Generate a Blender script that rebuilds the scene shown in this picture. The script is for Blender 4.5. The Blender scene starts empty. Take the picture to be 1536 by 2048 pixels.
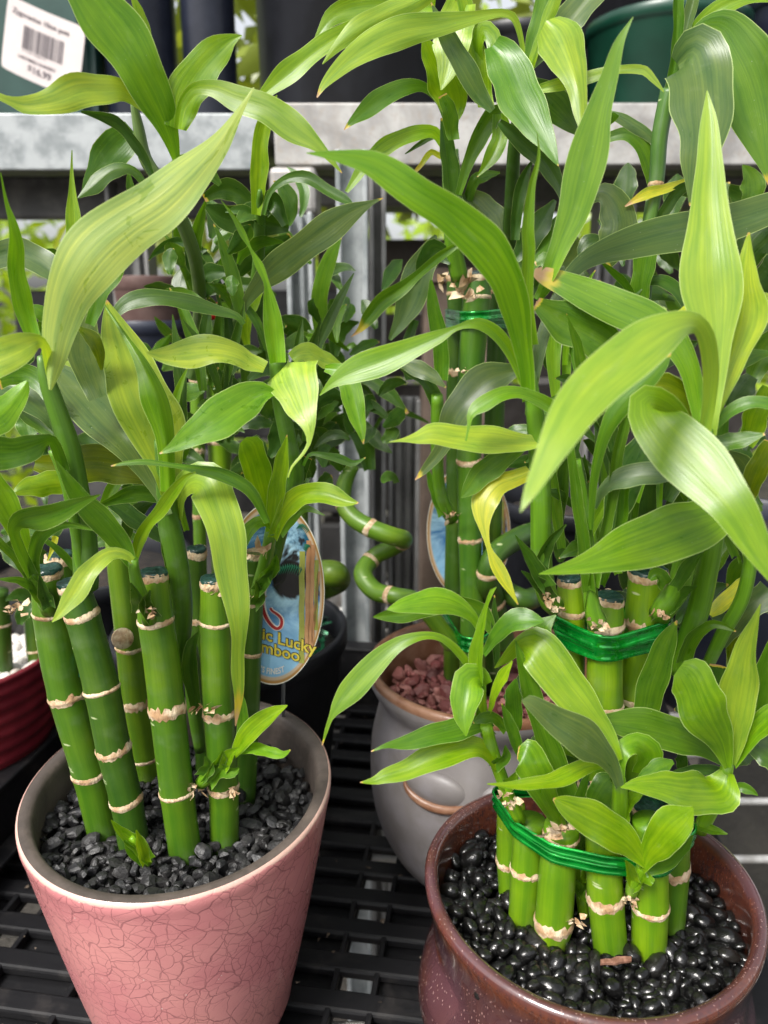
import bpy, bmesh, math, random
import numpy as np
from mathutils import Vector, Matrix
R = math.radians
sc = bpy.context.scene
col = sc.collection
# ---------------------------------------------------------------- camera
CAMZ, FPX, PITCH = 0.336, 1550.0, R(15)
CP, SP = math.cos(PITCH), math.sin(PITCH)
cd = bpy.data.cameras.new("camera"); cam = bpy.data.objects.new("camera", cd); col.objects.link(cam)
cam.location = (0, 0, CAMZ); cam.rotation_euler = (R(90) - PITCH, 0, 0)
cd.sensor_fit = 'VERTICAL'; cd.sensor_height = 36; cd.lens = 36 * FPX / 2048
cd.clip_start = 0.01; cd.clip_end = 500
cd.dof.use_dof = True; cd.dof.focus_distance = 0.315; cd.dof.aperture_fstop = 11.0
sc.camera = cam
# ---------------------------------------------------------------- world, sun, exposure
SUN_EL, SUN_AZ = R(50), R(218)          # azimuth clockwise from +Y
w = bpy.data.worlds.new("World"); sc.world = w; w.use_nodes = True
nt = w.node_tree; bg = nt.nodes['Background']
sky = nt.nodes.new('ShaderNodeTexSky'); sky.sky_type = 'NISHITA'; sky.sun_disc = False
sky.sun_elevation = SUN_EL; sky.sun_rotation = SUN_AZ; sky.dust_density = 4; sky.air_density = 1
hs = nt.nodes.new('ShaderNodeHueSaturation'); hs.inputs['Saturation'].default_value = 0.22
nt.links.new(sky.outputs[0], hs.inputs['Color']); nt.links.new(hs.outputs[0], bg.inputs[0])
bg.inputs[1].default_value = 0.135
sl = bpy.data.lights.new("sun", 'SUN'); so = bpy.data.objects.new("sun", sl); col.objects.link(so)
sl.energy = 2.3; sl.angle = R(16); sl.color = (1, .96, .9)
d = Vector((math.sin(SUN_AZ) * math.cos(SUN_EL), math.cos(SUN_AZ) * math.cos(SUN_EL), math.sin(SUN_EL)))
so.rotation_euler = d.to_track_quat('Z', 'Y').to_euler()
sc.view_settings.view_transform = 'Standard'; sc.view_settings.look = 'None'
sc.view_settings.exposure = 0.95; sc.view_settings.gamma = 1
sc.cycles.max_bounces = 8; sc.cycles.transmission_bounces = 6; sc.cycles.use_denoising = True

# ---------------------------------------------------------------- helpers
CAMP = np.array((0, 0, CAMZ))
def depth(py, F): return F / (CP + SP * (1024 - py) / FPX)
def at(px, py, F):
    z = depth(py, F); v = (1024 - py) / FPX
    return np.array(((px - 768) / FPX * z, F, CAMZ + (v * CP - SP) * z))
def on_plane(px, py, Z):
    v = (1024 - py) / FPX; z = (Z - CAMZ) / (v * CP - SP)
    return np.array(((px - 768) / FPX * z, z * (CP + SP * v), Z))

def lay(o, parent=None, **kw):
    col.objects.link(o)
    if parent is not None: o.parent = parent
    for k, v in kw.items(): o[k] = v
    return o
def thing(name, label, cat, loc=(0, 0, 0), group=None, rot=0):
    o = bpy.data.objects.new(name, None); o.location = loc; o.rotation_euler = (0, 0, rot); o.empty_display_size = .01
    lay(o); o['label'] = label; o['category'] = cat
    if group: o['group'] = group
    return o
def tag(o, label=None, cat=None, group=None, kind=None):
    for k, v in (('label', label), ('category', cat), ('group', group), ('kind', kind)):
        if v: o[k] = v
    return o
def origin(o):
    p = Vector((0, 0, 0))
    while o is not None: p = p + o.location; o = o.parent
    return np.array(p)
def mesh(name, V, Fc, mat, parent=None, uv=None, smooth=True, rel=True, color=None):
    """one mesh object from world-space vertices; stored relative to its parent's origin"""
    V = np.asarray(V, float)
    if parent is not None and rel: V = V - origin(parent)
    me = bpy.data.meshes.new(name); me.from_pydata([tuple(v) for v in V], [], Fc); me.update()
    if smooth: me.polygons.foreach_set('use_smooth', [True] * len(me.polygons))
    if uv is not None:
        l = me.uv_layers.new(name='UVMap')
        idx = np.zeros(len(me.loops), dtype=np.int32); me.loops.foreach_get('vertex_index', idx)
        l.data.foreach_set('uv', np.asarray(uv, float)[idx].ravel())
    if mat: me.materials.append(mat)
    o = bpy.data.objects.new(name, me); lay(o, parent)
    if color is not None: o.color = (*color, 1)
    return o
def grid_faces(n, m, wrap=False):
    f = []
    mm = m if wrap else m - 1
    for i in range(n - 1):
        for j in range(mm):
            a, b = i * m + j, i * m + (j + 1) % m
            f.append((a, b, b + m, a + m))
    return f
class MB:
    def __init__(s): s.v = []; s.f = []
    def add(s, V, Fc):
        k = len(s.v); s.v += [tuple(x) for x in V]; s.f += [tuple(i + k for i in f) for f in Fc]
    def box(s, c, d, M=None, bev=0.0):
        x, y, z = (t / 2 for t in d); b = min(bev, .45 * min(d))
        bm = bmesh.new(); bmesh.ops.create_cube(bm, size=1)
        for v in bm.verts: v.co = Vector((v.co.x * d[0], v.co.y * d[1], v.co.z * d[2]))
        if b > 0: bmesh.ops.bevel(bm, geom=list(bm.edges), offset=b, segments=2, affect='EDGES', profile=.5)
        if M is not None: bm.transform(M.to_4x4())
        bm.verts.index_update()
        s.add([np.array(v.co) + np.array(c) for v in bm.verts], [[v.index for v in f.verts] for f in bm.faces]); bm.free()
        return s
    def build(s, name, mat, parent=None, smooth=False, rel=True): return mesh(name, s.v, s.f, mat, parent, smooth=smooth, rel=rel)
def frame_of(T, ref=None):
    T = T / np.linalg.norm(T)
    r = np.array((0, 0, 1.)) if ref is None else ref
    if abs(T @ r) > .95: r = np.array((0, 1., 0))
    A = np.cross(r, T); A /= np.linalg.norm(A); B = np.cross(T, A)
    return T, A, B
def tube(P, rad, n=12, cap=True):
    P = np.asarray(P, float); m = len(P); V = []; uv = []
    T = np.gradient(P, axis=0); ref = None
    L = np.concatenate([[0], np.cumsum(np.linalg.norm(np.diff(P, axis=0), axis=1))])
    A = None
    for i in range(m):
        t = T[i] / (np.linalg.norm(T[i]) + 1e-12)
        if A is None: _, A, B = frame_of(t, np.array((0, 1., 0)))
        else:
            A = A - t * (A @ t); A /= np.linalg.norm(A); B = np.cross(t, A)
        for j in range(n):
            a = 2 * math.pi * j / n
            V.append(P[i] + (A * math.cos(a) + B * math.sin(a)) * rad[i]); uv.append((j / n, L[i] * 20))
    Fc = grid_faces(m, n, True)
    if cap:
        Fc += [tuple(range(n))[::-1], tuple((m - 1) * n + j for j in range(n))]
    return V, Fc, uv
def catmull(A, m):
    A = np.asarray(A, float); n = len(A)
    seg = np.linalg.norm(np.diff(A[:, :2], axis=0), axis=1) + 1e-6
    s = np.concatenate([[0], np.cumsum(seg)]); q = np.linspace(0, s[-1], m)
    # monotone-ish cubic hermite on arc length
    tan = np.zeros_like(A)
    for i in range(n):
        a, b = max(i - 1, 0), min(i + 1, n - 1); tan[i] = (A[b] - A[a]) / (s[b] - s[a])
    out = np.zeros((m, A.shape[1]))
    for k, x in enumerate(q):
        i = min(np.searchsorted(s, x, 'right') - 1, n - 2); h = s[i + 1] - s[i]; t = (x - s[i]) / h
        out[k] = (2*t**3-3*t**2+1)*A[i] + (t**3-2*t**2+t)*h*tan[i] + (-2*t**3+3*t**2)*A[i+1] + (t**3-t**2)*h*tan[i+1]
    return out, q / s[-1]
def pts(s): return [tuple(float(x) for x in p.split(',')) for p in s.split()]

# ---------------------------------------------------------------- materials
class NT:
    def __init__(s, name):
        s.m = bpy.data.materials.new(name); s.m.use_nodes = True; s.t = s.m.node_tree
        s.b = s.t.nodes['Principled BSDF']; s.out = s.t.nodes['Material Output']
    def n(s, typ, **kw):
        x = s.t.nodes.new('ShaderNode' + typ)
        for k, v in kw.items():
            if k in ('ins',):
                for a, b in v.items(): s.set(x, a, b)
            else: setattr(x, k, v)
        return x
    def set(s, node, inp, val):
        i = node.inputs[inp]
        if isinstance(val, bpy.types.NodeSocket): s.t.links.new(val, i)
        else: i.default_value = val if not (hasattr(i.default_value, '__len__') and len(i.default_value) == 4 and hasattr(val, '__len__') and len(val) == 3) else (*val, 1)
    def math(s, op, a, b=0.0, c=None, clamp=False):
        x = s.n('Math', operation=op, use_clamp=clamp); s.set(x, 0, a); s.set(x, 1, b)
        if c is not None: s.set(x, 2, c)
        return x.outputs[0]
    def mix(s, f, a, b, blend='MIX'):
        x = s.n('Mix', data_type='RGBA', blend_type=blend); s.set(x, 0, f); s.set(x, 6, a); s.set(x, 7, b); return x.outputs[2]
    def ramp(s, f, lo, hi):
        x = s.n('MapRange', clamp=True, interpolation_type='SMOOTHSTEP'); s.set(x, 0, f); s.set(x, 1, lo); s.set(x, 2, hi); return x.outputs[0]
    def noise(s, vec, scale, detail=3, rough=.55, dist=0, dim='3D', w=None):
        x = s.n('TexNoise', noise_dimensions=dim); 
        if vec is not None: s.set(x, 'Vector', vec)
        s.set(x, 'Scale', scale); s.set(x, 'Detail', detail); s.set(x, 'Roughness', rough); s.set(x, 'Distortion', dist)
        if w is not None: s.set(x, 'W', w)
        return x.outputs[0]
    def voro(s, vec, scale, feature='F1', rnd=1):
        x = s.n('TexVoronoi', feature=feature); s.set(x, 'Vector', vec); s.set(x, 'Scale', scale); s.set(x, 'Randomness', rnd); return x
    def bump(s, h, strength, dist):
        x = s.n('Bump'); s.set(x, 'Height', h); s.set(x, 'Strength', strength); s.set(x, 'Distance', dist)
        s.t.links.new(x.outputs[0], s.b.inputs['Normal']); return x.outputs[0]
    def p(s, **kw):
        for k, v in kw.items(): s.set(s.b, k.replace('_', ' '), v)
        return s
    def coords(s, which='Object'): return s.n('TexCoord').outputs[which]
    def vmul(s, v, k):
        x = s.n('VectorMath', operation='MULTIPLY'); s.set(x, 0, v); x.inputs[1].default_value = k; return x.outputs[0]
    def vadd(s, v, k):
        x = s.n('VectorMath', operation='ADD'); s.set(x, 0, v); s.set(x, 1, k); return x.outputs[0]

def mat_leaf():
    k = NT('leaf_surface'); oi = k.n('ObjectInfo'); base = oi.outputs['Color']; rnd = oi.outputs['Random']
    uv = k.coords('UV'); sx = k.n('SeparateXYZ'); k.set(sx, 0, uv); u, v = sx.outputs[0], sx.outputs[1]
    off = k.n('CombineXYZ'); k.set(off, 0, k.math('MULTIPLY', rnd, 37)); k.set(off, 1, k.math('MULTIPLY', rnd, 19)); off = off.outputs[0]
    fine = k.noise(k.vadd(k.vmul(uv, (60, 1.4, 1)), off), 1.0, 2)
    broad = k.noise(k.vadd(k.vmul(uv, (17, .9, 1)), off), 1.0, 3, .5, .3)
    cloud = k.noise(k.vadd(k.vmul(uv, (3, 4, 1)), off), 1.0, 3)
    c = k.mix(k.ramp(broad, .45, .72), base, k.mix(1, base, (1.28, 1.2, 1.1, 1), 'MULTIPLY'))
    c = k.mix(k.ramp(broad, .50, .25), c, k.mix(1, c, (.78, .87, .92, 1), 'MULTIPLY'))
    c = k.mix(k.math('MULTIPLY', k.ramp(fine, .40, .62), .4), c, k.mix(1, c, (.68, .80, .85, 1), 'MULTIPLY'))
    c = k.mix(k.math('MULTIPLY', k.ramp(cloud, .42, .66), .6), c, k.mix(1, c, (1.38, 1.2, 1.0, 1), 'MULTIPLY'))
    c = k.mix(k.math('MULTIPLY', k.ramp(cloud, .48, .3), .6), c, k.mix(1, c, (.66, .80, .9, 1), 'MULTIPLY'))
    # pale base of the blade, pale margin
    c = k.mix(k.math('MULTIPLY', k.ramp(v, .22, 0.0), .45), c, k.mix(1, c, (1.5, 1.5, 2.0, 1), 'MULTIPLY'))
    a = k.math('ABSOLUTE', k.math('SUBTRACT', u, .5)); edge = k.ramp(k.math('MULTIPLY', a, 2), .955, .995)
    c = k.mix(k.math('MULTIPLY', edge, .75), c, (.50, .62, .24, 1))
    # dried tip
    at_ = k.n('Attribute', attribute_type='OBJECT', attribute_name='tip')
    tp = k.math('ADD', v, k.math('MULTIPLY', k.math('SUBTRACT', cloud, .5), .08))
    lo = k.math('SUBTRACT', 1.0, at_.outputs['Fac'])
    f1 = k.math('DIVIDE', k.math('SUBTRACT', tp, lo), k.math('ADD', at_.outputs['Fac'], .0001), clamp=True)
    f1 = k.math('MULTIPLY', f1, k.math('GREATER_THAN', at_.outputs['Fac'], .001))
    c = k.mix(k.ramp(f1, .0, .4), c, (.52, .42, .04, 1)); c = k.mix(k.ramp(f1, .45, .8), c, (.50, .30, .16, 1))
    # dust and dried water specks
    vo = k.voro(k.vadd(k.vmul(uv, (9, 34, 1)), off), 1.0); sp = k.ramp(vo.outputs['Distance'], .09, .02)
    sel = k.n('SeparateColor'); k.set(sel, 0, vo.outputs['Color'])
    sp = k.math('MULTIPLY', sp, k.math('GREATER_THAN', sel.outputs[0], .66))
    film = k.math('MULTIPLY', k.ramp(k.noise(k.vadd(k.vmul(uv, (3, 9, 1)), off), 1, 5, .65, .6), .55, .78), .10)
    c2 = k.mix(k.math('MAXIMUM', k.math('MULTIPLY', sp, .75), film), c, (.50, .56, .40, 1))
    wa = k.n('Attribute', attribute_type='OBJECT', attribute_name='wet')
    wn = k.noise(k.vadd(k.vmul(uv, (2.2, 7, 1)), off), 1.0, 4, .55, 1.2); wet = k.math('MULTIPLY', k.ramp(wn, .62, .635), wa.outputs['Fac'])
    c2 = k.mix(wet, c2, k.mix(1, c2, (.72, .80, .60, 1), 'MULTIPLY'))
    rgh = k.math('ADD', .20, k.math('MULTIPLY', cloud, .22))
    k.p(Base_Color=c2, Roughness=k.math('MULTIPLY', rgh, k.math('SUBTRACT', 1.0, k.math('MULTIPLY', wet, .8))), Specular_IOR_Level=.5)
    h = k.math('ADD', k.math('MULTIPLY', fine, .4), k.math('ADD', broad, k.math('MULTIPLY', wet, 1.6)))
    nrm = k.bump(h, .13, .0012)
    tr = k.n('BsdfTranslucent'); k.set(tr, 'Color', k.mix(1, c, (1.55, 1.45, .55, 1), 'MULTIPLY'))
    ms = k.n('MixShader'); k.set(ms, 0, .40); k.set(ms, 1, k.b.outputs[0]); k.set(ms, 2, tr.outputs[0])
    k.t.links.new(ms.outputs[0], k.out.inputs[0]); return k.m
def mat_stem():
    k = NT('stem_surface'); oi = k.n('ObjectInfo'); uv = k.coords('UV')
    f = k.noise(k.vmul(uv, (14, 1.0, 1)), 1, 3); g = k.noise(k.coords(), 120, 3)
    c = k.mix(k.ramp(f, .35, .65), oi.outputs['Color'], k.mix(1, oi.outputs['Color'], (1.5, 1.4, 1.2, 1), 'MULTIPLY'))
    c = k.mix(k.math('MULTIPLY', k.ramp(g, .5, .75), .3), c, (.16, .24, .12, 1))
    k.p(Base_Color=c, Roughness=.38, Subsurface_Weight=.08, Subsurface_Radius=(.004, .008, .002), Subsurface_Scale=.3); k.bump(f, .15, .001); return k.m
def mat_culm():
    k = NT('culm_surface'); oi = k.n('ObjectInfo'); uv = k.coords('UV'); oc = k.coords()
    st = k.noise(k.vmul(uv, (9, .35, 1)), 1, 4); cl = k.noise(oc, 60, 4, .6); fn = k.noise(k.vmul(uv, (60, 2.2, 1)), 1, 3)
    b = oi.outputs['Color']
    c = k.mix(k.ramp(st, .3, .7), k.mix(1, b, (.72, .82, .8, 1), 'MULTIPLY'), k.mix(1, b, (1.35, 1.2, 1, 1), 'MULTIPLY'))
    sv = k.n('CombineXYZ'); su = k.n('SeparateXYZ'); k.set(su, 0, uv); k.set(sv, 0, k.math('MULTIPLY', su.outputs[1], .9)); k.set(sv, 1, k.math('MULTIPLY', oi.outputs['Random'], 50))
    lo = k.noise(sv.outputs[0], 1.0, 3, .6); c = k.mix(k.math('MULTIPLY', k.ramp(lo, .45, .7), .8), c, k.mix(1, c, (1.9, 1.45, .9, 1), 'MULTIPLY')); c = k.mix(k.math('MULTIPLY', k.ramp(lo, .45, .25), .6), c, k.mix(1, c, (.6, .72, .8, 1), 'MULTIPLY'))
    c = k.mix(k.math('MULTIPLY', k.ramp(fn, .5, .75), .35), c, k.mix(1, b, (.6, .7, .7, 1), 'MULTIPLY'))
    c = k.mix(k.math('MULTIPLY', k.ramp(cl, .52, .75), .30), c, (.14, .20, .10, 1))
    vo = k.voro(k.vadd(k.vmul(oc, (120, 120, 430)), k.vmul(k.n('NewGeometry').outputs['Position'], (0, 0, 0))), 1.0)
    sel = k.n('SeparateColor'); k.set(sel, 0, vo.outputs['Color'])
    sc_ = k.math('MULTIPLY', k.ramp(vo.outputs['Distance'], .30, .16), k.math('GREATER_THAN', sel.outputs[0], .93))
    c = k.mix(k.math('MULTIPLY', sc_, .85), c, (.42, .48, .25, 1))
    k.p(Base_Color=c, Roughness=k.math('ADD', .26, k.math('MULTIPLY', cl, .22)), Subsurface_Weight=.06, Subsurface_Radius=(.004, .008, .002), Subsurface_Scale=.3)
    k.bump(k.math('ADD', k.math('MULTIPLY', fn, .5), cl), .12, .0015); return k.m
def mat_husk():
    k = NT('dry_husk'); oc = k.coords(); n1 = k.noise(k.vmul(oc, (1, 1, .35)), 700, 4, .65); n2 = k.noise(oc, 180, 3)
    c = k.mix(k.ramp(n2, .35, .7), (.40, .24, .12, 1), (.72, .58, .40, 1)); c = k.mix(k.ramp(n1, .55, .8), c, (.15, .07, .035, 1))
    k.p(Base_Color=c, Roughness=.75); k.bump(n1, .7, .0015); return k.m
def mat_wax():
    k = NT('cut_wax'); oc = k.coords(); n1 = k.noise(oc, 260, 3, .6, .5)
    k.p(Base_Color=k.mix(k.ramp(n1, .4, .7), (.006, .028, .02, 1), (.02, .06, .05, 1)), Roughness=.28); k.bump(n1, .6, .002); return k.m
def simple(name, c1, c2=None, rough=.5, scale=40, metal=0, spec=.5, bump=0, bscale=None, lo=.4, hi=.65):
    k = NT(name); oc = k.coords(); n1 = k.noise(oc, scale, 4, .6)
    k.p(Base_Color=k.mix(k.ramp(n1, lo, hi), (*c1, 1), (*(c2 or c1), 1)), Roughness=rough, Metallic=metal, Specular_IOR_Level=spec)
    if bump: k.bump(k.noise(oc, bscale or scale * 3, 4), bump, .002)
    return k.m
def mat_pink():
    k = NT('crackle_glaze'); oc = k.coords(); sx = k.n('SeparateXYZ'); k.set(sx, 0, oc); X, Y, Z = sx.outputs
    an = k.math('MULTIPLY', k.math('ARCTAN2', X, k.math('MULTIPLY', Y, -1.0)), .062)
    cv = k.n('CombineXYZ'); k.set(cv, 0, an); k.set(cv, 1, Z); q = cv.outputs[0]
    wv = k.n('TexNoise'); k.set(wv, 'Vector', q); k.set(wv, 'Scale', 60); k.set(wv, 'Detail', 2)
    d_ = k.n('VectorMath', operation='SUBTRACT'); k.set(d_, 0, wv.outputs['Color']); d_.inputs[1].default_value = (.5, .5, .5)
    p = k.vadd(q, k.vmul(d_.outputs[0], (.012, .012, 0)))
    def cells(sx_, sy_, sc_, off, wd):
        v = k.voro(k.vadd(k.vmul(p, (sx_, sy_, 0)), off), sc_, 'DISTANCE_TO_EDGE'); v.voronoi_dimensions = '2D'; return k.ramp(v.outputs['Distance'], wd * 1.5, wd * .6)
    l1 = cells(1.2, .75, 100, (.3, .1, 0), .020); l2 = cells(.85, 1.25, 195, (.37, .11, .2), .034)
    msk = k.ramp(k.noise(q, 34, 2), .36, .46); l2 = k.math('MULTIPLY', l2, msk)
    vary = k.math('ADD', .35, k.math('MULTIPLY', k.noise(q, 70, 3), .75))
    ln = k.math('MULTIPLY', k.math('MAXIMUM', l1, k.math('MULTIPLY', l2, .8)), vary)
    tone = k.noise(oc, 22, 3); c = k.mix(k.ramp(tone, .35, .7), (.52, .192, .198, 1), (.60, .255, .24, 1))
    c = k.mix(k.math('MULTIPLY', k.ramp(k.noise(oc, 9, 4, .6), .5, .7), .35), c, (.60, .25, .19, 1))
    fade = k.ramp(k.math('ADD', k.math('SUBTRACT', Z, k.math('ADD', k.math('MULTIPLY', Y, .094), k.math('MULTIPLY', X, .013))), k.math('MULTIPLY', k.noise(oc, 90, 3), .004)), .1252, .1260)
    c = k.mix(k.math('MULTIPLY', ln, .74, clamp=True), c, (.15, .05, .058, 1))
    c = k.mix(fade, c, (.58, .37, .31, 1))
    dirt = k.voro(oc, 260); sel = k.n('SeparateColor'); k.set(sel, 0, dirt.outputs['Color'])
    dd = k.math('MULTIPLY', k.ramp(dirt.outputs['Distance'], .12, .04), k.math('GREATER_THAN', sel.outputs[1], .86))
    c = k.mix(k.math('MULTIPLY', dd, .7), c, (.75, .66, .58, 1))
    grime = k.math('MULTIPLY', k.ramp(k.noise(oc, 130, 5, .7), .60, .75), k.ramp(k.noise(oc, 18, 2), .5, .65)); c = k.mix(k.math('MULTIPLY', grime, .35), c, (.20, .11, .10, 1))
    k.p(Base_Color=c, Roughness=k.math('ADD', .20, k.math('ADD', k.math('MULTIPLY', tone, .15), k.math('MULTIPLY', grime, .3))), Coat_Weight=.25, Coat_Roughness=.18)
    k.bump(k.math('SUBTRACT', k.math('MULTIPLY', k.noise(oc, 60, 3), .25), k.math('MULTIPLY', ln, .25)), .25, .0015); return k.m
def mat_brown():
    k = NT('speckled_glaze'); oc = k.coords(); at_ = k.n('Attribute', attribute_name='lip'); lip = at_.outputs['Fac']
    n1 = k.noise(oc, 45, 4, .6); n2 = k.noise(k.vmul(oc, (1, 1, .45)), 520, 3, .7); n3 = k.noise(oc, 14, 2)
    c = k.mix(k.ramp(n3, .4, .62), (.060, .024, .026, 1), (.095, .042, .052, 1))
    c = k.mix(k.ramp(n1, .45, .7), c, (.09, .034, .026, 1))
    vo = k.voro(k.vmul(oc, (1, 1, .5)), 1250); sel = k.n('SeparateColor'); k.set(sel, 0, vo.outputs['Color'])
    dots = k.math('MULTIPLY', k.ramp(vo.outputs['Distance'], .42, .2), k.math('GREATER_THAN', k.math('ADD', sel.outputs[0], k.math('MULTIPLY', k.math('SUBTRACT', n1, .5), 1.3)), .80))
    c = k.mix(k.math('MULTIPLY', dots, .85), c, (.33, .21, .19, 1))
    c = k.mix(k.math('MULTIPLY', lip, .95), c, k.mix(k.ramp(n2, .4, .7), (.125, .033, .012, 1), (.055, .019, .014, 1)))
    k.p(Base_Color=c, Roughness=.10, Coat_Weight=.9, Coat_Roughness=.04); k.bump(k.math('ADD', n1, k.math('MULTIPLY', n2, .35)), .18, .002); return k.m
def mat_galv():
    k = NT('galvanised_steel'); oc = k.coords(); n1 = k.noise(oc, 18, 5, .65, .4); n2 = k.noise(k.vmul(oc, (1, 1, 1)), 140, 3)
    st = k.noise(k.vmul(oc, (60, 60, 3)), 1, 4, .6)
    c = k.mix(k.ramp(n1, .35, .65), (.25, .24, .23, 1), (.46, .45, .43, 1)); c = k.mix(k.math('MULTIPLY', k.ramp(n2, .5, .72), .6), c, (.30, .255, .21, 1)); c = k.mix(k.math('MULTIPLY', k.ramp(st, .5, .75), .5), c, (.30, .27, .24, 1))
    k.p(Base_Color=c, Roughness=k.math('ADD', .36, k.math('MULTIPLY', n1, .25)), Metallic=.35); k.bump(n1, .2, .002); return k.m
def mat_plastic():
    k = NT('black_plastic'); oc = k.coords(); n1 = k.noise(oc, 30, 5, .7, .5); n2 = k.noise(k.vmul(oc, (.15, 1, 1)), 260, 3)
    c = k.mix(k.math('MULTIPLY', k.ramp(n1, .5, .75), .5), (.006, .006, .007, 1), (.045, .040, .037, 1))
    k.p(Base_Color=c, Specular_IOR_Level=.35, Roughness=k.math('ADD', .33, k.math('MULTIPLY', n2, .3))); k.bump(n2, .15, .001); return k.m
def mat_pebble(name, a, b, rough, r2, bump):
    k = NT(name); oi = k.n('ObjectInfo'); oc = k.coords(); off = k.n('CombineXYZ'); k.set(off, 0, k.math('MULTIPLY', oi.outputs['Random'], 9))
    g = k.n('NewGeometry'); n1 = k.noise(g.outputs['Position'], 420, 4, .6); rn = k.n('TexWhiteNoise'); k.set(rn, 'Vector', k.vmul(oi.outputs['Location'], (913, 713, 517)))
    cr = k.n('ValToRGB'); e = cr.color_ramp.elements; cols = a
    e[0].color = (*cols[0], 1); e[1].color = (*cols[-1], 1)
    for i in range(1, len(cols) - 1):
        q = e.new(i / (len(cols) - 1)); q.color = (*cols[i], 1)
    k.set(cr, 0, rn.outputs[0])
    c = k.mix(k.math('MULTIPLY', k.ramp(n1, .5, .75), .5), cr.outputs[0], (*b, 1))
    k.p(Base_Color=c, Roughness=k.math('ADD', rough, k.math('MULTIPLY', n1, r2))); k.bump(n1, bump, .0012); return k.m
M_LEAF, M_STEM, M_CULM, M_HUSK, M_WAX = mat_leaf(), mat_stem(), mat_culm(), mat_husk(), mat_wax()
M_PINK, M_BROWN, M_GALV, M_PLAST = mat_pink(), mat_brown(), mat_galv(), mat_plastic()
M_CLAY = simple('bare_clay', (.060, .047, .040), (.095, .074, .062), .6, 60, bump=.25)
M_RIB = None
k = NT('green_ribbon'); n1 = k.noise(k.vmul(k.coords(), (1, 1, 3)), 60, 2)
k.p(Base_Color=k.mix(k.ramp(n1, .4, .7), (.0, .22, .02, 1), (.006, .48, .05, 1)), Roughness=.10, Metallic=.6, Coat_Weight=.6, Coat_Roughness=.03); k.bump(k.noise(k.vmul(k.coords(), (1, 1, .4)), 240, 2), .35, .001); M_RIB = k.m
M_RED = simple('red_foil', (.5, .01, .015), rough=.25, metal=.3)
COL = dict(L=(.178, .315, .005), M=(.076, .182, .008), D=(.036, .092, .010), P=(.265, .385, .035), Q=(.36, .47, .12), G=(.082, .140, .036), O=(.105, .150, .002), Y=(.44, .48, .03), V=(.052, .128, .010), B=(.126, .268, .006))  # Q has sky glare and G grey sky sheen put into the colour
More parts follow.
